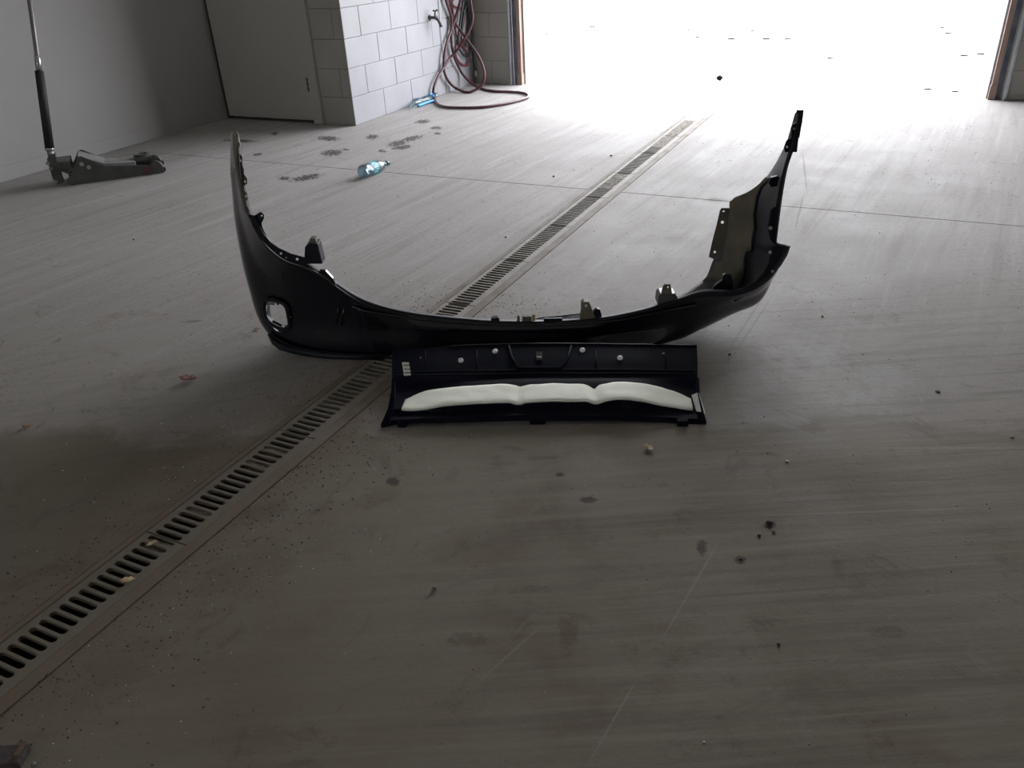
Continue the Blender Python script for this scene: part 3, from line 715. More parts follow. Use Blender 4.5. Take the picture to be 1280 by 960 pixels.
# ------------------------------------------------------------------ inner trim panel with pale foam strip
PL = on_z(476, 534); PR = on_z(883, 529); en = (PR-PL).normalized(); nn = Vector((-en.y, en.x, 0))
def pq(u, v, q, zmin=.004):
    X = on_plane(u, v, PL+nn*q, nn)
    if X.z < zmin: X = on_z(u, v, zmin)
    return X
def curve(pts, n):
    us = [p[0] for p in pts]; out = []
    for k in range(n+1):
        u = us[0]+(us[-1]-us[0])*k/n; out.append((u, pchip(us, [p[1] for p in pts], u)))
    return out
panel = empty('trim_panel', ((PL.x+PR.x)/2, (PL.y+PR.y)/2+.15, 0), 'flat black plastic car trim panel with pale foam strip, leaning on front of bumper', 'car part')
RWS = [([(476,534),(505,530),(575,528),(680,526),(767,526),(819,528),(883,529.5)], 0.0),
       ([(481,526),(508,524),(575,521),(680,518.5),(767,519),(819,521),(881,524)], .006),
       ([(485,519),(515,518),(600,513),(680,511),(765,512),(815,513),(877,517)], .04),
       ([(488,511),(515,511.5),(560,507),(600,504),(680,502),(735,502),(800,502),(866,511),(875,511)], .055),
       ([(490,500),(520,500),(600,494),(680,492),(780,491),(830,497),(874,501)], .10),
       ([(490,489),(540,485),(600,479),(680,476.5),(780,475.5),(830,482),(873,486)], .155),
       ([(490,476),(590,474),(680,472.5),(780,472.5),(872,472)], .185),
       ([(490,455),(590,452),(680,450),(780,450),(872,451)], .26),
       ([(490,437),(560,433.5),(600,431.5),(680,430),(780,431),(871,432.5)], .335)]
PN = 90; cols = [curve(p, PN) for p, q in RWS]; pv = []; pf = []
sub = 4; rowsP = []
for r in range(len(RWS)-1):
    for s in range(sub):
        t = s/sub; rowsP.append([pq(cols[r][k][0]*(1-t)+cols[r+1][k][0]*t, cols[r][k][1]*(1-t)+cols[r+1][k][1]*t, RWS[r][1]*(1-t)+RWS[r+1][1]*t) for k in range(PN+1)])
rowsP.append([pq(c[0], c[1], RWS[-1][1]) for c in cols[-1]])
pv = [p for r in rowsP for p in r]; n = PN+1
pf = [(i*n+k, i*n+k+1, (i+1)*n+k+1, (i+1)*n+k) for i in range(len(rowsP)-1) for k in range(PN)]
ps = mesh('panel_body', pv, pf, M['panel_plastic'], panel, smooth=True); solid(ps, .003, -1)
e_ = ps.modifiers.new('split', 'EDGE_SPLIT'); e_.split_angle = R(32)
def qlin(v):   # depth of the panel surface as function of image row near the middle
    tb = [(526, 0), (511, .04), (502, .055), (492, .10), (476.5, .155), (472.5, .185), (450, .26), (430, .335)]
    for (v0, q0), (v1, q1) in zip(tb[:-1], tb[1:]):
        if v >= v1: return q0+(q1-q0)*(v0-v)/(v0-v1)
    return tb[-1][1]
# foam strip
ft = [(510,494),(540,488),(590,483),(635,481),(645,481.5),(652,482.4),(665,481),(700,480),(728,480.2),(740,481.8),(752,480),(780,478.3),(805,480.5),(830,486),(862,492.5)]
fb = [(502,512),(515,513),(560,507),(600,504),(636,503),(648,506),(656,503.5),(690,501.5),(733,501.5),(745,504.5),(757,501),(775,498.5),(800,501),(830,507),(866,512.5)]
FN = 110; tc_, bc_ = curve(ft, FN), curve(fb, FN); fv = []; K = 10
for k in range(FN+1):
    for j in range(K+1):
        t = j/K; u = bc_[k][0]*(1-t)+tc_[k][0]*t; v = bc_[k][1]*(1-t)+tc_[k][1]*t
        q = .05+.10*t; X = pq(u, v, q)
        d = (EYE-X).normalized(); puff = .004*(1-abs(2*t-1)**5)+.0055
        puff += .002*(noise.noise(Vector((u*.06, t*3, 0)))) - .0007*math.exp(-((u-648)/2.5)**2) - .0007*math.exp(-((u-743)/2.5)**2)
        fv.append(X+Vector((0, 0, 1))*max(puff, .001)*.55+d*max(puff, .001)*.75)
ff = [(k*(K+1)+j, (k+1)*(K+1)+j, (k+1)*(K+1)+j+1, k*(K+1)+j+1) for k in range(FN) for j in range(K)]
fs_ = mesh('foam_strip', fv, ff, M['foam'], panel, smooth=True); solid(fs_, .007, -1)
prop(fs_, 'pale greenish white foam strip')
# clips, latch, recess, sticker, feet, round boss
for (u, v) in ((576, 451), (619, 439.7), (728, 438.2), (775, 448)):
    c = pq(u, v, qlin(v)); MB().lathe([(0, .0088), (.002, .0088), (.0035, .006)], c+Vector((0, 0, .001)), (-nn*.5+Vector((0, 0, .85))), 14).out('round_clip', M['clip'], panel, smooth=False)
def ppoly(name, pts, m_, lift=.003, t=.003, par=None):
    f = lambda u, v: pq(u, v, qlin(v))+(EYE-pq(u, v, qlin(v))).normalized()*lift
    return plate(name, pts, [], f, m_, par or panel, t)
rc = MB()
P3 = lambda u, v, l=.002: pq(u, v, qlin(v))+(EYE-pq(u, v, qlin(v))).normalized()*l
rc.tube([P3(636, 432), P3(640, 448), P3(648, 460), P3(702, 460), P3(710, 448), P3(714, 432)], .004, 6)
rc.out('recess_edge', M['panel_plastic'], panel, smooth=True)
lt = ppoly('latch', [(670,440),(678,440),(678,450),(670,450)], M['void'], .003); ppoly('latch_tongue', [(671,445.5),(677,445.5),(677,447.5),(671,447.5)], M['rod'], .006, par=lt)
rb = MB()
rb.tube([P3(u, v, .001) for u, v in curve([(494,466),(590,464),(680,462.5),(780,462.5),(868,464)], 30)], .003, 6)
rb.tube([P3(u, v, .001) for u, v in curve([(496,470),(590,468.5),(680,467),(780,467),(868,468)], 30)], .003, 6)
for u in (532, 596, 745, 832): rb.tube([P3(u, 438, .001), P3(u, 462, .001)], .0018, 6)
rb.out('stiffening_rib', M['panel_plastic'], panel, smooth=True)
sm = mat('printed_sticker', (.50, .52, .47), .5)
nt = sm.node_tree; wv = nt.nodes.new('ShaderNodeTexVoronoi'); wv.inputs['Scale'].default_value = 330
gg = nt.nodes.new('ShaderNodeNewGeometry'); mr = nt.nodes.new('ShaderNodeValToRGB'); mr.color_ramp.elements[0].position = .25; mr.color_ramp.elements[1].position = .4
mr.color_ramp.elements[0].color = (.22, .23, .21, 1); mr.color_ramp.elements[1].color = (.56, .58, .53, 1)
nt.links.new(gg.outputs['Position'], wv.inputs['Vector']); nt.links.new(wv.outputs['Distance'], mr.inputs['Fac']); nt.links.new(mr.outputs['Color'], nt.nodes['Principled BSDF'].inputs['Base Color'])
sk = ppoly('sticker', [(502.5,453),(511,453),(514,469.5),(505,470)], sm, .004, .001); prop(sk, 'small white printed sticker')
for v in (456.5, 461.5, 466): ppoly('printed_line', [(503.5+(v-453)*.15,v-.5),(511+(v-453)*.17,v-.5),(511.3+(v-453)*.17,v+.5),(503.8+(v-453)*.15,v+.5)], M['stone_dark'], .0055, .0008, par=sk)
for (u, v, du) in ((503, 531, 6), (672, 526, 10), (853, 530, 7)):
    c = pq(u, v, .012); b = MB(); b.box((c.x, c.y, .009), (du*.0044, .02, .018), Matrix.Rotation(R(22.7), 3, 'Z')); bo = b.out('foot', M['panel_plastic'], panel); bev(bo, .003)
# side cheeks, rounded boss
for pts in ([(476,534),(480,526),(486,512),(490,490),(490,478),(494,480),(494,500),(490,520),(487,532)],
            [(883,530),(880,520),(876,505),(874,490),(873,475),(869,478),(870,495),(870,510),(872,528)]):
    plate('side_cheek', pts, [], lambda u, v: pq(u, v, qlin(v)*.8)+Vector((0, 0, .006)), M['panel_plastic'], panel, .006)
bs = MB(); c = pq(783, 513, .035)+Vector((0, 0, .001)); ax = (-nn*.75+Vector((0, 0, .65)))
bs.lathe([(-.01, .033), (.004, .033), (.007, .029), (.007, .025), (.004, .023), (.004, .017), (.009, .014), (.009, .001)], c, ax, 26); bs.out('round_boss', M['panel_plastic'], panel, smooth=False)
for (pts) in ([(864,500),(871,497),(876,521),(870,520)], [(873,497),(881,522),(880,524),(876,508)]):
    o = plate('corner_strip', pts, [], lambda u, v: pq(u, v, qlin(v)*.75)+Vector((0, 0, .016)), M['white'], panel, .0015)
ppoly('small_mark', [(524.5,446.5),(527,446),(526,448.5)], M['rod'], .003, .001); ppoly('small_mark', [(827.5,441),(831,441),(830,443)], M['rod'], .003, .001)
MB().tube([pq(u, v, .335)+Vector((0, 0, .002)) for u, v in curve(RWS[-1][0][1:6], 40)], .0022, 8).out('glint_bead', M['black_paint'], panel, smooth=True)  # glossy bead added so the top edge catches a bright line
sq = MB()
for i_ in range(9):
    u = 535+i_*13; b0 = P3(u, 514.5-(i_*.45), .002); sq.box(b0, (.018, .004, .008), Matrix.Rotation(R(22.7), 3, 'Z'))
sq.out('lip_lug', M['panel_plastic'], panel)

# ------------------------------------------------------------------ floor jack
JA = on_z(93, 231.5); JB = on_z(205, 216); jd = (JB-JA).normalized(); jn = Vector((-jd.y, jd.x, 0))
jack = empty('floor_jack', (JA+jn*.1)[:], 'low dark trolley jack with tall handle beside the left wall', 'jack')
def jq(u, v, q=0): return on_plane(u, v, JA+jn*q, jn)
side = [(88,230),(90,212),(94,203),(96,196.5),(101,195),(116,201),(131,207.5),(150,207),(175,206.5),(194,206),(202,206),(207,209.5),(207.5,213),(204,216),(198,216.5),(150,223),(115,227.5)]
for q in (0, .20):
    pts = [jq(u, v)+jn*q for u, v in side]
    uv = [((p-JA).dot(jd), p.z) for p in pts]
    o = plate('side_plate', uv, [circ(.0+((jq(102,205)-JA).dot(jd)), jq(102,205).z, .011, 10), circ((jq(111,209)-JA).dot(jd), jq(111,209).z, .011, 10)] if q == 0 else [],
              (lambda qq: lambda a, z: JA+jd*a+jn*qq+Vector((0, 0, z)))(q), M['jack_body'], jack, .008)
    bev(o, .002)
def jp(a, z, q=0): return JA+jd*a+jn*q+Vector((0, 0, z))
Lj = (JB-JA).length
pb = MB()
for u, v in ((102, 205), (111, 209)): pb.lathe([(0, .012), (.006, .012), (.008, .008)], jq(u, v)-jn*.002, -jn, 12)
pb.out('pivot_bolt', M['jack_top'], jack)
zt = lambda u, v: jq(u, v).z
MJ = Matrix((jd, jn, Vector((0, 0, 1)))).transposed()
# top plates / lifting arm
ar = MB()
prof = [(jq(u, v)-JA).dot(jd) for u, v in ((97,196),(131,207),(170,206.5))]; zz = [jq(97,196).z+.004, jq(131,207).z+.012, jq(170,206.5).z+.018]
vs_ = []
for a, z in zip(prof, zz):
    for q in (.012, .175): vs_ += [jp(a, z, q), jp(a, z-.03, q)]
ar.add(vs_, [(0,2,6,4),(4,6,10,8),(1,5,7,3),(5,9,11,7),(0,4,5,1),(4,8,9,5),(2,3,7,6),(6,7,11,10),(0,1,3,2),(8,10,11,9)])
ao = recalc(ar.out('lift_arm', M['jack_top'], jack)); bev(ao, .003)
b = MB(); b.box(jp(Lj*.80, zz[2]+.004, .10), (.10, .11, .02), MJ); b.lathe([(0, .042), (.018, .045), (.02, .036), (.012, .03)], jp(Lj*.80, zz[2]+.008, .10), (0, 0, 1), 20); b.out('saddle', M['jack_body'], jack)
MB().box(jp(-.03, jq(84,200).z-.035, .10), (.09, .17, .05), MJ).out('pump_cover', M['jack_body'], jack)
MB().tube([jp(.02, jq(90,214).z, .10), jp(-.09, jq(78,214).z, .10)], .022, 12).out('pump_cylinder', M['jack_oily'], jack, smooth=True)
ob = MB()
for (u0, v0, u1, v1) in ((77,213,90,218),(80,208,92,214),(84,211,86,204)): ob.tube([jq(u0, v0, .03), jq(u1, v1, .03)], .007, 8)
ob.out('return_spring', M['jack_oily'], jack, smooth=True)
for q in (-.01, .17):
    MB().lathe([(0, .012), (0, .036), (.004, .040), (.032, .040), (.036, .036), (.036, .012)], jp(Lj-.035, .040, q), jn, 22).out('front_wheel', M['jack_body'], jack)
MB().tube([jp(Lj-.035, .04, -.005), jp(Lj-.035, .04, .205)], .010, 10).out('axle', M['chrome'], jack, smooth=True)
for q in (-.005, .165):
    MB().lathe([(0, .010), (0, .022), (.003, .026), (.025, .026), (.028, .022), (.028, .010)], jp(-.005, .026, q), jn, 18).out('caster', M['jack_body'], jack)
mk = MB()
for (pts) in ([(180,209.5),(186,208.5),(187,215),(183,216)], [(188,209.5),(189.5,209.5),(190,215),(188.5,216)]):
    plate('red_marking', pts, [], lambda u, v: jq(u, v)-jn*.006, M['jack_red'], jack, .001)
# yoke and handle
hk = jq(70, 214, .09); hb_ = jp((hk-JA).dot(jd), 0, .09)
def hq(u, v): return on_plane(u, v, JA+jn*.06, jn)
y = MB(); pts = [(59,198),(62,192),(69,191),(73,206),(80,226),(72,229),(66,222)]
f = [hq(u, v)-jn*.03 for u, v in pts]; k_ = [p+jn*.06 for p in f]; n = len(f)
y.add(f+k_, [tuple(range(n)), tuple(n+i for i in range(n))[::-1]]+[(i, n+i, n+(i+1) % n, (i+1) % n) for i in range(n)])
yo = recalc(y.out('yoke', M['jack_body'], jack)); bev(yo, .004)
yb = MB()
for (u, v) in ((64, 209), (70, 226), (60, 203)): MB().lathe([(0, .012), (.008, .010)], hq(u, v)-jn*.03, -jn, 10).out('yoke_bolt', M['jack_top'], jack)
h0, h1, h2 = hq(68, 212), hq(62, 185), hq(49, 89)
MB().tube([h0, h1], .020, 12).out('socket', M['jack_top'], jack, smooth=True)
hd = (h2-h1).normalized()
han = MB().tube([h1-hd*.02, h1+hd*((h2-h1).length*2.1)], .013, 12).out('handle', M['rod'], jack, smooth=True)
MB().tube([h1, h2], [.026, .024], 14).out('grip_sleeve', M['grip'], han, smooth=True)
MB().tube([h2-hd*.01, h2+hd*.085], .017, 12).out('collar', M['chrome'], han, smooth=True)
MB().tube([h1-hd*.012, h1+hd*.004], .026, 12).out('collar', M['chrome'], han, smooth=True)

# ------------------------------------------------------------------ hoses on the block wall
def spl(pts, n=6):
    o = []
    for i in range(len(pts)-1):
        p0 = pts[max(i-1, 0)]; p3 = pts[min(i+2, len(pts)-1)]
        for t in range(n): o.append(cr_(p0, pts[i], pts[i+1], p3, t/n))
    o.append(pts[-1]); return o
HK = Vector((-3.70, 6.80, 1.32))
def hosepath(pts, ya, yb_, floor_from=None, floor_to=None, r=.012, join=(True, True)):
    k = len(pts); out = []
    for i, (u, v) in enumerate(pts):
        yy = ya+(yb_-ya)*i/(k-1); X = on_y(u, v, yy)
        if (floor_from is not None and floor_from <= i <= floor_to) or X.z < r: X = on_z(u, v, r+.001)
        out.append(X)
    return out
HA = [(575.5,0),(570,19),(565,36),(559,52),(555.6,67),(554.7,81),(556,92),(560.6,101.5),(568,109),(578,114),(587,115),(596.5,111),(603,105),(605.6,95),(603.6,83),(598,70),(590,58),(582.5,48),(574,36),(567,25),(562,12.5),(557.5,0)]
HB = [(588.7,4.7),(591,23),(587,37.5),(581,48),(571.5,62.5),(562,73),(554.4,85),(546.5,98.5),(542,111),(542,122),(546.5,129.7),(556,133.6),(571.5,134.7),(598,134.4),(621.5,131.5),(642,127.3),(657.5,122.6),(660,119.5),(654,116.4),(637,114.8),(617,114),(601,110.6),(589,104),(578,92),(570,76.5),(565,59),(564,39),(564.5,23),(560.6,9.4),(558,0)]
def mono(pts, ya, ym, i0, i1, yb_, r):
    """airborne start at depth ya, lands at i0 on the floor, leaves at i1, ends at depth yb"""
    out = []; fl0 = on_z(*pts[i0], r).y; fl1 = on_z(*pts[i1], r).y; k = len(pts)
    for i, (u, v) in enumerate(pts):
        if i0 <= i <= i1: X = on_z(u, v, r+.001)
        elif i < i0: X = on_y(u, v, ya+(fl0-ya)*(i/i0)**1.5)
        else: X = on_y(u, v, fl1+(yb_-fl1)*((i-i1)/(k-1-i1))**.7)
        if X.x < XW+.035: X = on_x(u, v, XW+.035)
        out.append(X)
    return out
pa = mono(HA, 6.72, 0, 9, 10, 6.78, .012)
pb_ = mono(HB, 6.80, 0, 9, 21, 6.86, .012)
def cap(p, end=False):
    q = p[-1] if end else p[0]; t = (p[-1]-p[-2]) if end else (p[0]-p[1]); t.normalize()
    e = [q+t*.12+(HK-q)*.15, HK+Vector((t.x*.1, 0, .02)), HK+Vector((0, -.02, .04))]
    return p+e if end else e[::-1]+p
loop = cap(pa); loop = cap(loop, True)
h1_ = empty('red_hose', (HK.x, HK.y, 0), 'long dark red rubber hose, looped onto floor left of the doorway', 'hose')
MB().tube(spl(cap(cap(pa), True), 5), .0115, 9).out('hose_coil', M['hose_red'], h1_, smooth=True)
MB().tube(spl(cap(cap(pb_), True), 5), .0115, 9).out('hose_loop', M['hose_red'], h1_, smooth=True)
HC = [(566,0),(565,5),(569,9),(576,10),(580,16),(579,30),(575,45),(571,57),(569,66),(572,75),(578,81),(584,81),(587,76),(584,66),(577,55),(571,44),(568,30),(566,15),(562,0)]
offw = lambda P, u, v, d: P if P.x > XW+d else on_x(u, v, XW+d)
pc = [offw(on_y(u, v, 6.95), u, v, .018) for u, v in HC]
hc = MB().tube(spl(cap(cap(pc), True), 5), .0095, 8).out('faded_hose', M['hose_pink'], None, smooth=True)
prop(hc, 'thin faded red hose hanging behind the dark red hose', 'hose')
HD = [(583,0),(585,12),(586,28),(584,45),(582,58),(577,50),(578,30),(581,12),(587,0)]
HD2 = [(588,0),(590,20),(590.5,45),(591,62),(593,78),(594.5,88)]
hb2 = empty('black_hose', (HK.x, HK.y+.1, 0), 'black hose hanging in the corner behind the red hoses, pale nozzle', 'hose')
MB().tube(spl(cap([offw(on_y(u, v, 7.03), u, v, .02) for u, v in HD]), 5), .011, 8).out('hose_coil', M['hose_black'], hb2, smooth=True)
p2 = [on_y(u, v, 7.01) for u, v in HD2]
HD3 = [(579,0),(577,14),(575,30),(573,46),(574,60),(579,68),(585,70),(589,60),(590,44),(588,28),(586,12),(585,0)]
MB().tube(spl(cap([offw(on_y(u, v, 7.0), u, v, .03) for u, v in HD3]), 5), .011, 8).out('hose_coil', M['hose_black'], hb2, smooth=True)
MB().tube(spl(cap(p2), 5), .012, 8).out('hose_end', M['hose_black'], hb2, smooth=True)
MB().tube([p2[-1], on_y(595.5, 95, 7.01)], [.008, .006], 8).out('nozzle', M['clip'], hb2, smooth=True)
# hook carrying the hoses, above the frame
hk_ = MB(); hk_.tube([Vector((XW+.0, 6.86, 1.34)), Vector((XW+.20, 6.86, 1.34)), Vector((XW+.22, 6.86, 1.39))], .012, 8); hk_.box((XW+.005, 6.86, 1.34), (.01, .1, .16))
ho_ = hk_.out('hose_hook', M['track']); prop(ho_, 'dark steel wall hook carrying the hoses on the white block wall', 'hook')
# thin cable on the white wall
cb = MB(); cb.tube([on_x(u, v, XW+.008) for u, v in [(547,-20),(549,10),(551,40),(553,60),(556,78),(557.5,95),(558.5,114)]], .004, 6)
co = cb.out('grey_cable', M['steel'], None, smooth=True); prop(co, 'thin grey cable running down white block wall right of faucet', 'cable')
# faucet
F0 = on_x(537, 22, XW); fa = empty('faucet', F0[:], 'small dark wall faucet with cross handle on white block wall', 'faucet')
fb_ = MB(); fb_.lathe([(0, .024), (.006, .024), (.007, .012), (.05, .012), (.052, .016), (.07, .016)], F0-Vector((.002, 0, 0)), (1, 0, 0), 14)
fb_.tube([F0+Vector((.055, 0, 0)), F0+Vector((.075, .012, -.02)), F0+Vector((.09, .02, -.055)), F0+Vector((.092, .02, -.075))], [.013, .013, .014, .017], 10)
fb_.out('spout', M['brass'], fa, smooth=True)
fc = MB(); fc.tube([F0+Vector((.05, 0, 0)), F0+Vector((.06, 0, .05))], .007, 8)
for s in (-1, 1): fc.tube([F0+Vector((.06, 0, .05)), F0+Vector((.06, s*.03, .055))], [.005, .008], 8)
fc.tube([F0+Vector((.04, 0, .05)), F0+Vector((.085, 0, .055))], .006, 8); fc.out('handle', M['brass'], fa, smooth=True)

# ------------------------------------------------------------------ bottle
rb_ = .0385; c0 = on_z(452, 215, rb_); c1 = on_z(485, 203.5, .028); ax = (c1-c0).normalized(); sc_ = (c1-c0).length/.235
bt = empty('plastic_bottle', (c0.x, c0.y, 0), 'clear plastic water bottle with teal label lying on its side on floor', 'bottle')
pr2 = [(0,.020),(.002,.032),(.008,.037),(.02,.0385),(.03,.0365),(.045,.0385),(.06,.0385),(.062,.0375),(.118,.0375),(.12,.0385),(.132,.0385),(.138,.036),(.155,.033),(.175,.026),(.195,.017),(.207,.0135),(.220,.0132)]
body = MB().lathe([(h*sc_, r) for h, r in pr2], c0, ax, 26).out('bottle_body', M['pet'], bt, smooth=True)
for v in body.data.vertices:
    k = noise.noise(v.co*38)*.0035; v.co += Vector((k, k*.6, k*.5))
lb = MB(); lb.lathe([(.064*sc_, .0383), (.116*sc_, .0383)], c0, ax, 26); lo_ = lb.out('label_band', M['teal'], bt, smooth=True)
bm = bmesh.new(); bm.from_mesh(lo_.data); bmesh.ops.delete(bm, geom=[f for f in bm.faces if len(f.verts) > 4], context='FACES_ONLY'); bm.to_mesh(lo_.data); bm.free()
a1 = ax.orthogonal().normalized(); a2 = ax.cross(a1); tx = MB(); tocam = (EYE-c0).normalized()
thc = math.atan2(tocam.dot(a2), tocam.dot(a1))
for i_ in range(5):
    th = thc-.75+i_*.36; d_ = a1*math.cos(th)+a2*math.sin(th); t_ = ax.cross(d_)
    Mx = Matrix((ax, t_, d_)).transposed(); tx.box(c0+ax*(.083+.014*(i_ % 2))*sc_+d_*.039, (.026*sc_, .006, .0012), Mx)
tx.out('label_print', M['white'], lo_)
MB().lathe([(.218*sc_, .0155), (.236*sc_, .0155), (.238*sc_, .012)], c0, ax, 16).out('bottle_cap', M['cap'], bt)

# crumpled wrapper against the wall
wp = MB(); vs_ = []; fs_2 = []
pts = [(514,133),(519,128),(526,126),(533,124),(540,121),(545,119)]
w0 = [on_z(u, v, .022) for u, v in pts]
rr = [.012,.030,.028,.026,.024,.014]
bag = MB().tube(spl(w0, 4), [rr[min(i//4, 5)] for i in range(21)], 10)
wo = empty('plastic_wrapper', (w0[2].x, w0[2].y, 0), 'crumpled clear plastic wrapper with bright blue fold at foot of white wall', 'wrapper')
bo = bag.out('clear_film', M['pet'], wo, smooth=False)
for v in bo.data.vertices:
    k = noise.noise(v.co*22)*.010; v.co += Vector((k, -k, abs(k)*.5)); v.co.z = max(v.co.z, .002)
bl = MB(); bl.tube(spl([on_z(u, v, z) for u, v, z in [(522,132.5,.013),(529,130,.014),(536,127.5,.014),(543,126,.012)]], 4), [.008]+[.012]*11+[.008], 8)
bb_ = bl.out('blue_fold', M['blue'], wo, smooth=True)
MB().tube([on_z(537,118.5,.05), on_z(540,117.5,.05), on_z(541,121,.03)], .010, 6).out('blue_tip', M['blue'], wo)

# ------------------------------------------------------------------ small things on the floor
def lump(name, u, v, s, m_, label, cat, group=None, flat=.6, rough=.3, seed=0):
    s *= .62; c = on_z(u, v); bm = bmesh.new(); bmesh.ops.create_icosphere(bm, subdivisions=2, radius=1)
    for q in bm.verts:
        k = 1+rough*noise.noise(q.co*1.7+Vector((u, v, seed))); q.co = Vector((q.co.x*k*s, q.co.y*k*s*.8, q.co.z*k*s*flat))
    zmin = min(q.co.z for q in bm.verts)
    for q in bm.verts: q.co += Vector((c.x, c.y, -zmin-.0004))
    me = bpy.data.meshes.new(name); bm.to_mesh(me); bm.free(); me.materials.append(m_)
    o = bpy.data.objects.new(name, me); C.objects.link(o); return prop(o, label, cat, group)
def leaf(u, v, L_, W_, m_, label, group=None, rz=0., curl=.3, cat='leaf'):
    c = on_z(u, v); vs = []; fs = []; n = 7
    Rz = Matrix.Rotation(rz, 3, 'Z')
    for i in range(n+1):
        t = i/n; wd_ = W_*math.sin(math.pi*min(.98, t*.93+.04))*(1+.25*math.sin(i*2.3+u))
        for s in (-1, 0, 1):
            z = .003+abs(s)*wd_*curl+L_*curl*.35*abs(2*t-1)**2+.004*noise.noise(Vector((i, s, u)))
            vs.append(c+Rz @ Vector((L_*(t-.5), s*wd_, max(.0012, z))))
    for i in range(n):
        for s in range(2): q = i*3+s; fs.append((q, q+1, q+4, q+3))
    o = mesh('dead_leaf', vs, fs, m_, None, smooth=True); solid(o, .0008, 0); return prop(o, label, cat, group)
lump('pebble', 543, 737, .0085, M['stone'], 'single grey pebble on bare concrete in the middle foreground', 'stone', flat=.9)
lump('pebble', 973, 806, .006, M['stone_dark'], 'tiny dark pebble on concrete at the lower right', 'stone')
lump('pebble', 899, 101, .045, M['leaf_black'], 'black lump on the bright threshold in the middle of the doorway', 'stone', flat=.8)
lump('dirt_clod', 962, 655, .013, M['stone_dark'], 'largest dark dirt clod on right foreground, above another smaller one', 'dirt clod')
lump('dirt_clod', 949, 670, .007, M['stone_dark'], 'small dark dirt clod just below-left of the largest clod', 'dirt clod')
lump('dirt_clod', 967, 665, .007, M['stone'], 'small grey crumb touching the lower right of the largest clod', 'dirt clod')
lump('dirt_clod', 926, 699, .007, M['stone_dark'], 'flat dark dirt clod on the lower-right foreground, nearest of the dark clods', 'dirt clod', flat=.4)
lump('stone_chip', 984, 577, .008, M['stone_light'], 'pale stone chip on concrete right of the trim panel', 'stone', flat=.4)
lump('stone_chip', 880, 928, .0035, M['stone_light'], 'tiny white chip near bottom edge of the floor in view', 'stone')
lump('stone_chip', 1265, 547, .008, M['stone'], 'grey stone chip near the right edge of the picture', 'stone', flat=.4)
lump('stone_chip', 1172, 490, .012, M['stone_dark'], 'dark splinter of debris on pale floor at far right', 'debris', flat=.3)
lump('pebble', 690, 218, .012, M['stone_dark'], 'dark pebble right of the drain joint behind bumper', 'stone') if False else None
lump('pebble', 764, 195, .011, M['stone_dark'], 'dark pebble on pale floor left of the far drain', 'stone')
lump('pebble', 692, 221, .010, M['stone_dark'], 'dark pebble left of drain, between the bottle and the doorway', 'stone')
lump('pebble', 632, 297, .008, M['stone_dark'], 'dark pebble left of drain, just behind the bumper opening', 'stone')
lump('pebble', 167, 300, .008, M['stone_dark'], 'dark pebble on open floor between jack and bumper', 'stone')
lump('pebble', 912, 444, .008, M['stone_dark'], 'dark pebble on the floor right of trim panel, beside the bumper shadow', 'stone')
lump('pebble', 1028, 396, .007, M['stone_dark'], 'dark pebble right of the bumper below its pointed corner', 'stone')
leaf(236, 476, .060, .019, M['leaf_red'], 'crumpled red-brown dead leaf on the floor left of the bumper', rz=.3, curl=.5)
leaf(811, 562, .034, .010, M['leaf_yellow'], 'small curled tan leaf on the floor below the trim panel', rz=-.6, curl=.5)
leaf(34, 534, .030, .010, M['leaf'], 'small brown dead leaf at the left edge of the floor', rz=.2)
leaf(160, 727, .034, .010, M['leaf_yellow'], 'largest yellow-brown leaf on drain grate at the lower left', rz=.6, curl=.3)
leaf(190, 681, .026, .007, M['leaf_yellow'], 'pale leaf scrap lying across the drain slots above the largest leaf', rz=1.2)
leaf(322, 412, .03, .007, M['leaf'], 'brown leaf scrap half hidden by the bumper left corner', rz=.2)
leaf(238, 330, .03, .006, M['leaf'], 'narrow dark leaf on the floor left of bumper wing', rz=.2) if False else None
for k, (u, v, s) in enumerate([(682,44,.05),(740,35,.06),(728,18,.05),(838,33,.05),(859,39,.05),(872,48,.05),(915,50,.06),(957,50,.06),(984,50,.05),(940,40,.05),(1037,74,.04),(1184,43,.05),(1177,36,.05),(1204,71,.05),(1225,69,.05),(1160,113,.035),(1193,116,.035),(816,45,.04),(780,36,.04),(700,20,.05),(792,57,.035),(742,3,.05)]):
    where = 'left part of the' if u < 810 else ('middle of the' if u < 1000 else 'right part of the')
    leaf(u, v, s*2.0, s*.95, M['leaf_black'], 'dark leaf scrap on the bright concrete outside, seen through the '+where+' doorway', 'leaf scraps outside, '+where+' doorway', rz=random.uniform(-.6, .6), curl=.25)
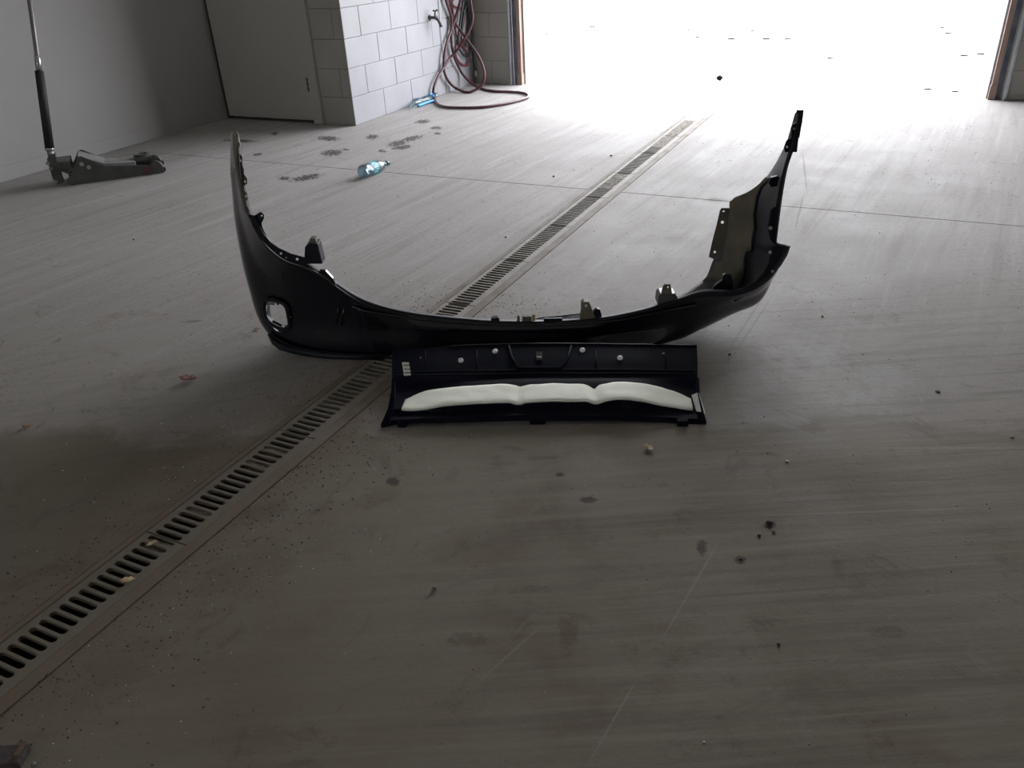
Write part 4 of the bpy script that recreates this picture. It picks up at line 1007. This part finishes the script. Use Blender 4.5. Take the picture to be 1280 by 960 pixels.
# dark scrap at the lower left corner
sp = empty('metal_scrap', on_z(14, 952)[:], 'dark rusty metal scrap at the lower left corner of the floor', 'scrap')
b = MB(); b.box(on_z(12, 950)+Vector((0, 0, .008)), (.060, .040, .016), Matrix.Rotation(.45, 3, 'Z')); bo = b.out('scrap_body', M['stone_dark'], sp); bev(bo, .003)
b = MB(); b.box(on_z(29, 944)+Vector((0, 0, .010)), (.010, .030, .02), Matrix.Rotation(.45, 3, 'Z')); bo = b.out('rusty_edge', M['rust'], sp); bev(bo, .002)
lump('pebble', 43, 957, .009, M['stone'], 'grey rounded pebble beside the metal scrap in the lower left corner', 'stone', flat=.8)
# loose grit: nobody could count it
gm = MB(); rnd = random.Random(3)
def crumb(x, y_, s):
    a = rnd.uniform(0, 6.28); v_ = [Vector((x+s*math.cos(a+k*2.09), y_+s*math.sin(a+k*2.09), 0.0002)) for k in range(3)]+[Vector((x, y_, s*rnd.uniform(.5, 1.1)))]
    gm.add(v_, [(0, 1, 3), (1, 2, 3), (2, 0, 3)])
for _ in range(2600):
    y_ = rnd.uniform(.3, 2.6); sgn = 1 if rnd.random() < .62 else -1; x_ = -1.43+sgn*(.09+abs(rnd.gauss(0, .13)))
    crumb(x_, y_, rnd.choice((.0010, .0014, .0020, .0032)))
for _ in range(2600):
    x_ = rnd.uniform(-3.6, 1.9); y_ = rnd.uniform(.35, 6.4)
    if noise.noise(Vector((x_*1.4, y_*1.4, 3))) < .02 and rnd.random() < .75: continue
    if DX0 < x_ < DX1: continue
    crumb(x_, y_, rnd.choice((.0008, .0012, .0016, .0022))*(1+.12*y_))
go = gm.out('grit', M['grit']); prop(go, 'loose dark grit and crumbs scattered over the concrete floor', 'grit', kind='stuff')

gm = MB()
for _ in range(260):
    y_ = rnd.uniform(.35, 2.4); x_ = -1.43+(1 if rnd.random() < .6 else -1)*(.10+abs(rnd.gauss(0, .22)))
    crumb(x_, y_, rnd.choice((.0014, .0018, .0024)))
for _ in range(90):
    x_ = rnd.uniform(-3.8, 1.6); y_ = rnd.uniform(.4, 3.6)
    if not DX0 < x_ < DX1: crumb(x_, y_, rnd.choice((.0016, .0022, .003)))
go = gm.out('light_grit', M['stone_light']); prop(go, 'tiny pale chips sprinkled on the concrete floor and drain edges', 'grit', kind='stuff')
